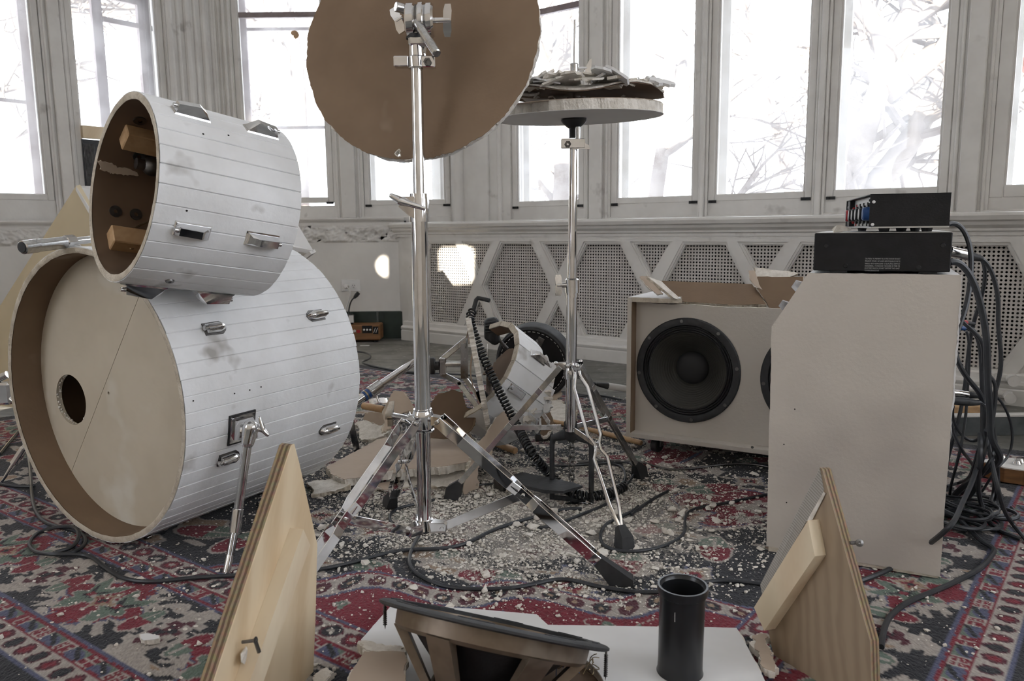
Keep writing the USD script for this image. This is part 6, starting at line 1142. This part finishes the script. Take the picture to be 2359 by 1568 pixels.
cs_ = [
 ([H(2184, 517, 1.62), H(2212, 522, 1.62), H(2232, 560, 1.61), H(2237, 620, 1.60), H(2224, 710, 1.58), H(2202, 780, 1.56), H(2206, 830, 1.55), H(2236, 880, 1.56), H(2262, 918, 1.58), H(2266, 990, 1.58), H(2258, 1080, 1.58), (2225, 1150, .03), (2195, 1165, .012)], .0052),
 ([H(2188, 605, 1.50), H(2212, 608, 1.50), H(2240, 645, 1.50), H(2262, 715, 1.50), H(2273, 790, 1.50), H(2276, 880, 1.51), H(2281, 960, 1.52), H(2285, 1010, 1.53), H(2302, 1045, 1.54), H(2300, 1062, 1.55), H(2280, 1080, 1.57), (2200, 1140, .02)], .0066),
 ([H(2256, 594, 1.64), H(2282, 622, 1.64), H(2299, 690, 1.64), H(2300, 750, 1.64), H(2306, 830, 1.64), H(2296, 890, 1.65), H(2286, 935, 1.66), H(2292, 1010, 1.66), H(2298, 1080, 1.66), (2294, 1150, .03), (2268, 1188, .008), (2215, 1200, .008)], .0046),
 ([H(2262, 598, 1.66), H(2269, 640, 1.66), H(2256, 700, 1.68), H(2238, 765, 1.70), H(2226, 860, 1.72), H(2214, 940, 1.72), H(2196, 1010, 1.72), (2190, 1075, .02)], .0042),
 ([H(2236, 757, 1.60), H(2256, 790, 1.60), H(2262, 860, 1.60), H(2264, 940, 1.60), H(2262, 1010, 1.60), H(2246, 1090, 1.54), H(2214, 1165, 1.42), H(2184, 1216, 1.325), (2100, 1280, .016), (2040, 1315, .006), (1960, 1345, .0045), (1900, 1368, .0045)], .0050),
 ([H(2226, 762, 1.66), H(2233, 800, 1.66), H(2230, 880, 1.66), H(2222, 980, 1.64), H(2206, 1060, 1.62), (2188, 1140, .02), (2200, 1180, .006), (2250, 1200, .006)], .0032),
 ([H(2244, 910, 1.62), H(2262, 922, 1.62), H(2268, 980, 1.60), H(2250, 1050, 1.60), (2215, 1110, .02), (2180, 1120, .01)], .0040),
 ([H(2250, 926, 1.58), H(2270, 938, 1.58), H(2276, 1000, 1.56), H(2262, 1060, 1.55), (2225, 1130, .03), (2182, 1150, .012)], .0046),
 ([H(2285, 905, 1.75), H(2318, 945, 1.76), H(2332, 1010, 1.78), H(2322, 1050, 1.78), H(2300, 1075, 1.76), (2270, 1120, .03), (2262, 1130, .01)], .0030),
 ([H(2272, 990, 1.55), H(2284, 1060, 1.54), H(2300, 1130, 1.50), (2325, 1195, .03), (2365, 1245, .006)], .0046),
 ([H(2258, 1000, 1.57), H(2256, 1080, 1.55), (2258, 1150, .05), (2275, 1195, .012), (2310, 1225, .0045), (2350, 1240, .0045)], .0052),
 ([H(2192, 870, 1.50), H(2188, 960, 1.50), H(2198, 1000, 1.52), H(2215, 1035, 1.56), (2245, 1080, .05), (2262, 1120, .01)], .0036),
 ([H(2200, 700, 1.58), H(2222, 745, 1.58), H(2262, 790, 1.58), H(2268, 850, 1.60), H(2290, 880, 1.60), H(2288, 960, 1.60), H(2284, 1040, 1.60), (2290, 1120, .05), (2280, 1170, .01)], .0040),
 ([H(2300, 1030, 1.60), H(2270, 1080, 1.55), (2220, 1125, .02), (2170, 1150, .01)], .0046),
 ([H(2196, 935, 1.66), H(2215, 1000, 1.70), H(2240, 1015, 1.70), H(2262, 985, 1.66)], .0034),
]
CL = ['black cable from the upper unit, first to dip behind the white box edge', 'thickest black cable of the tangle, ending in a plug low down', 'black cable from the silver microphone plug beside the amplifier', 'black cable crossing leftwards behind the thickest one', 'long cable from the blue plug running round the front of the white box', 'thin cable from the red plug dropping straight down', 'short cable from the low silver microphone plug', 'cable from the black jack plug low behind the white box', 'thin stray cable bowing out at the far right of the tangle', 'cable of the tangle leaving through the right edge of the picture', 'heavy cable curving at the bottom of the tangle to the right edge', 'thin cable close along the right edge of the white box', 'cable running diagonally down through the middle of the tangle', 'short cable slanting to the heap from the thick plug', 'small grey loop of cable behind the tangle']
for (px, r), l_ in zip(cs_, CL): cable(px, l_, r, group=TG)
cable([(2190, 1165, .01), (2205, 1190, .01), (2240, 1225, .008), (2268, 1250, .006), (2288, 1262), (2284, 1280), (2262, 1305), (2210, 1335), (2150, 1362), (2095, 1385), (2055, 1415), (2038, 1445), (2030, 1490)], 'dark cable leaving the tangle along the red border to the right board', .0050, n=120)
r_ = np.random.default_rng(44)
for k in range(11):
    c0 = G(2235 + r_.uniform(-35, 35), 1195 + r_.uniform(-28, 28)); R1, R2, ph = r_.uniform(.035, .085), r_.uniform(.025, .06), r_.uniform(0, 3.14); pts = []
    for t in np.linspace(0, r_.uniform(4.5, 9.5), 30): u_ = V(R1 * math.cos(t), R2 * math.sin(t), 0) * (1 + .08 * math.sin(1.7 * t)); pts.append(c0 + V(u_[0] * math.cos(ph) - u_[1] * math.sin(ph), u_[0] * math.sin(ph) + u_[1] * math.cos(ph), .005 + .003 * k + .003 * math.sin(t * 2)))
    t_ = thing('cable', 'black cable coil in the heap on the rug behind the white box', 'cable', c0 * (1, 1, 0), 'cable coils in the heap'); obj('lead', sweep(spl(pts, 70), r_.choice([.0026, .0034, .0042]), 7), M['cable'], t_)
def plug(p0, p1, label, r=.0085, boot=True, shell='chrome_dull'):
    p0, p1 = np.asarray(p0), np.asarray(p1); d = unit(p1 - p0); L = np.linalg.norm(p1 - p0); t = thing('cable_plug', label, 'plug', p0)
    obj('shell', lathe([(0, 0), (r, 0), (r, L * .62), (r * .86, L * .64), (0, L * .64)], p0, d, 24), M[shell], t)
    obj('boot', lathe([(0, L * .62), (r * .95, L * .62), (r * .9, L * .7), (r * .55, L), (0, L)], p0, d, 20), M['rubber'], t); return t
plug(P(2188, 578, 1.64), P(2262, 596, 1.64), 'silver microphone plug sticking out beside the amplifier', .0105)
plug(P(2190, 905, 1.62), P(2252, 912, 1.62), 'silver microphone plug low behind the white box', .0085)
plug(P(2188, 922, 1.58), P(2256, 928, 1.58), 'black jack plug under the low silver plug', .0085, shell='rubber')
plug(P(2196, 740, 1.62), P(2246, 746, 1.62), 'red plug behind the white box', .0055, shell='red')
plug(P(2196, 754, 1.60), P(2240, 758, 1.60), 'blue plug just below the red plug', .0045, shell='blue')
t_ = plug(P(1440, 895, 2.35), P(1376, 885, 2.32), 'white and black cable connector left of the speaker cabinet', .0105, shell='white_board')
cable([H(1376, 885, 2.32), H(1360, 880, 2.33), H(1340, 872, 2.4), (1300, 880, .01)], 'black lead of the white connector', .0042)

# ================================================================ far corner things
q0 = G(876, 788, FL); sa_ = thing('practice_amp', 'small brown wooden practice amplifier with red and black controls on floor', 'amplifier', q0 + V(-.15, .06, 0))
wA, hA, dA = .30, float(P(876, 748, q0[1])[2]) - FL, .13; Fa = Facet(q0 * (1, 1, 0) + V(-wA, 0, 0), (1, 0, 0), (0, -1, 0))
obj('body', Fa.box(0, wA, -dA, 0, FL + .012, FL + hA, .006), M['amp_wood'], sa_); obj('front_panel', Fa.box(.015, wA - .008, -.001, .0015, FL + .02, FL + hA - .010), M['amp_wood'], sa_)
for x in (.02, wA - .04): obj('foot', Fa.box(x, x + .025, -.05, -.02, FL + .0005, FL + .012), M['rubber'], sa_)
def fp(px, py): return PL(px, py, q0, V(0, -1, 0)) + V(0, -.0015, 0)
a, b = fp(834, 750), fp(858, 767); obj('control_plate', box((b[0] - a[0], .003, a[2] - b[2]), (a + b) / 2), M['black'], sa_)
for px in (839, 846, 853): obj('knob', lathe([(0, 0), (.006, 0), (.005, .008), (0, .008)], fp(px, 759) + V(0, -.0015, 0), (0, -1, 0), 14), M['white_board'], sa_)
a, b = fp(859, 752), fp(872, 769); obj('badge', box((b[0] - a[0], .002, a[2] - b[2]), (a + b) / 2), M['black'], sa_); obj('badge_mark', [bar(fp(861, 766) + V(0, -.002, 0), fp(865, 755) + V(0, -.002, 0), .003, .001, up=(1, 0, 0)), bar(fp(866, 766) + V(0, -.002, 0), fp(870, 755) + V(0, -.002, 0), .003, .001, up=(1, 0, 0))], M['white_board'], sa_)
obj('red_switch', box((.022, .004, .018), fp(826, 763)), M['red'], sa_); obj('jack', lathe([(.002, 0), (.008, 0), (.007, .006), (.002, .006)], fp(817, 762), (0, -1, 0), 16), M['white_board'], sa_)
q = P(806, 732, q0[1] + .05); pa = thing('power_adapter', 'dark grey power adapter standing on the practice amplifier', 'adapter', q); obj('block', box((.05, .04, .06), V(q[0], q[1], FL + hA + .032), bev=.008), M['rubber'], pa); obj('white_face', box((.03, .003, .045), V(q[0] + .012, q[1] - .0215, FL + hA + .034), bev=.001), M['white_board'], pa)
q = G(840, 796, FL); sp_ = thing('paper_scrap', 'white scrap of paper on the floor by the practice amplifier', 'paper', q); obj('sheet', box((.055, .03, .0012), q + V(0, 0, .001)), M['white_board'], sp_)
# far right: teal board, wooden strip, grey round thing, guitar
ty_ = 2.34; zt_ = float(P(2280, 957, ty_)[2]); tx0, tx1 = P(2170, 957, ty_)[0], 1.80
tb_ = thing('teal_board', 'dark painted board with a white top edge standing behind the cables', 'board', V((tx0 + tx1) / 2, ty_, 0)); obj('board', box((tx1 - tx0, .022, zt_ - .006), V((tx0 + tx1) / 2, ty_ + .011, zt_ / 2), bev=.002), M['teal'], tb_); obj('top_edge', box((tx1 - tx0 + .004, .030, .007), V((tx0 + tx1) / 2, ty_ + .012, zt_ - .001), bev=.001), M['trim'], tb_)
ws = thing('wooden_strip', 'pale wooden strip on the floor behind the cables', 'wood', P(2230, 938, 2.55)); z_ = float(P(2230, 938, 2.6)[2]); obj('strip', box((.16, .05, max(.02, z_ + .02)), V(P(2228, 938, 2.6)[0], 2.6, FL + max(.02, z_ + .02) / 2), bev=.002), M['stick'], ws)
gc = G(2196, 1018); gr_ = thing('grey_case', 'rounded grey case peeping out behind the white box', 'case', gc + V(0, .12, 0)); obj('shell', lathe([(0, 0), (.06, 0), (.066, .008), (.066, .05), (.058, .085), (.035, .105), (0, .112)], gc + V(-.045, .14, .002), (0, 0, 1), 40), M['cable'], gr_)
gz = .042; gp = [G(x, y, gz)[:2] for x, y in ((2266, 1062), (2300, 1053), (2340, 1058), (2372, 1062), (2440, 1076), (2440, 1098), (2359, 1082), (2316, 1076))]
gt_ = thing('electric_guitar', 'white electric guitar body lying on the rug at right edge', 'guitar', V(*np.mean(gp, 0), 0)); gpl = sg.Polygon(gp).buffer(.012).buffer(-.006)
obj('body', ext(gpl, gz - .006, z0=.004), M['amp_wood'], gt_, smooth=20); obj('top', ext(gpl.buffer(-.001), .003, z0=gz - .002), M['guitar'], gt_, smooth=20)
for px, py in ((2309, 1058), (2350, 1066), (2343, 1070)): obj('knob', lathe([(0, 0), (.010, 0), (.011, .004), (.007, .012), (0, .013)], G(px, py, gz + .001), (0, 0, 1), 18), M['chrome'], gt_)
# left window: plank and ribbed unit standing in it
pk_ = thing('window_plank', 'pale wooden plank across the narrow left window', 'wood', LW.W(LW.S(215, 303, .02), .02, LW.Z(215, 303, .02))); s0_, s1_ = LW.S(262, 303, .03), LW.S(190, 303, .03)
obj('plank', LW.box(s0_, s1_, .006, .034, LW.Z(200, 318, .03), LW.Z(200, 289, .03), .002), M['pine'], pk_)
vn = thing('window_unit', 'dark ribbed ventilation unit in the narrow left window', 'ventilation unit', LW.W((s0_ + s1_) / 2, .02, LW.Z(210, 425, .02))); s2_ = LW.S(222, 380, .03)
obj('case', LW.box(s0_, s1_, .004, .016, LW.Z(200, 428, .03), LW.Z(200, 320, .03)), M['cable'], vn)
for k in range(9): obj('rib', LW.box(s2_ + k * (s1_ - s2_) / 9 + .001, s2_ + (k + .55) * (s1_ - s2_) / 9, .016, .024, LW.Z(200, 426, .03), LW.Z(200, 330, .03)), M['steel'], vn)
lf = P(680, 78, 4.86); lt = thing('dead_leaf', 'small dry leaf stuck on the sash window beside the brown disc', 'leaf', lf); obj('leaf', ext(rough(sg.Point(0, 0).buffer(.022, 6), .004, .008, 3), .001, mat4(lf, V(1, 0, 0), V(0, 0, 1), V(0, -1, 0))), M['leaf'], lt)

# ================================================================ outside: snow and bare winter trees
struct('ground_outside', ext(sg.Point(0, 20).buffer(60, 24).difference(sg.Polygon(ROOM).buffer(.5)), .2, z0=-1.7), M['snow'])
def branch(out, p, d, L, r, lvl, rr):
    n = max(4, int(L / .22)); pts = [p]; d = unit(d)
    for i in range(n): d = unit(d + rr.normal(0, .11, 3) + V(0, 0, .02)); pts.append(pts[-1] + d * L / n)
    pts = np.array(pts); out.append((pts, np.linspace(r, r * .45, len(pts)), lvl))
    if lvl < 3:
        for k in range((5, 5, 4)[lvl]):
            i = int(rr.uniform(.3, 1) * n); s = unit(np.cross(d, rr.normal(size=3))); branch(out, pts[i], unit(d * .55 + s * rr.uniform(.5, .95) + V(0, 0, .12)), L * rr.uniform(.42, .68), r * (.58 if lvl else .45) * rr.uniform(.7, 1), lvl + 1, rr)
def tree(label, trunks, seed, r0):
    rr = np.random.default_rng(seed); t = thing('bare_tree', label, 'tree', trunks[0][0] * (1, 1, 0) + V(0, 0, -1.5))
    for tp in trunks:
        tp = np.array(tp); c = spl(tp, 14); rad = np.linspace(r0, r0 * .5, len(c)); out = []
        for k in range(7):
            i = int(rr.uniform(3, 13)); d = unit(c[min(i + 1, 13)] - c[i - 1]); branch(out, c[i], d * .5 + unit(np.cross(d, rr.normal(size=3))), rr.uniform(1.2, 2.6), rad[i] * .45, 1, rr)
        obj('trunk', sweep(c, rad, 12), M['bark'], t); 
        for lvl in (1, 2, 3):
            ms = [sweep(p, r, 6 if lvl < 3 else 4) for p, r, l in out if l == lvl]
            if ms: obj('branch' if lvl < 3 else 'twig', cat(ms), M['bark'], t, kind='stuff')
yT = 8.5; p_ = lambda x, y, d=0: P(x, y, yT + d)
tree('thick forked bare tree outside the window above the amplifiers', [[p_(1935, 700) * (1, 1, 0) + V(0, 0, -1.5), p_(1965, 430), p_(2000, 280), p_(2040, 110), p_(1990, 20), p_(1950, -80)], [p_(2040, 120), p_(2085, 60), p_(2130, -60)], [p_(1975, 470) * (1, 1, 1), p_(2070, 360), p_(2150, 230), p_(2200, 120)], [p_(2035, 210), p_(2120, 150), p_(2200, 95), p_(2280, 40)]], 3, .16)
tree('slim bare tree outside the second right window', [[P(1505, 700, 11) * (1, 1, 0) + V(0, 0, -1.5), P(1512, 440, 11), P(1535, 280, 11), P(1545, 120, 11), P(1580, -40, 11)]], 7, .13)
tree('bare tree outside the window behind the hi-hat', [[P(1290, 700, 12) * (1, 1, 0) + V(0, 0, -1.5), P(1295, 380, 12), P(1300, 150, 12), P(1310, -60, 12)]], 9, .16)
tree('slender bare tree outside the third right window', [[P(1840, 700, 13) * (1, 1, 0) + V(0, 0, -1.5), P(1790, 300, 13), P(1740, 120, 13), P(1720, -60, 13)]], 13, .10)
tree('bare tree outside the left windows', [[P(-160, 600, 8) * (1, 1, 0) + V(0, 0, -1.5), P(-120, 300, 8), P(-60, 60, 8), P(0, -150, 8)]], 17, .15)
tree('bare tree beyond the middle windows', [[P(700, 700, 14) * (1, 1, 0) + V(0, 0, -1.5), P(690, 200, 14), P(650, -20, 14), P(560, -160, 14)]], 19, .14)
vy = 5.2; vn2 = thing('dry_vine', 'reddish dry vine outside the rightmost window', 'vine', P(2350, 120, vy)); r_ = np.random.default_rng(2)
for k in range(6): obj('stem', sweep(spl([P(2334 + 8 * k, -20 + 20 * k, vy), P(2345 + r_.uniform(-8, 10), 60 + r_.uniform(-20, 20), vy), P(2338 + r_.uniform(-4, 16), 120 + r_.uniform(-10, 20), vy), P(2365 + 4 * k, 165 + r_.uniform(-12, 12), vy)], 14), .011, 7), M['rust'], vn2)
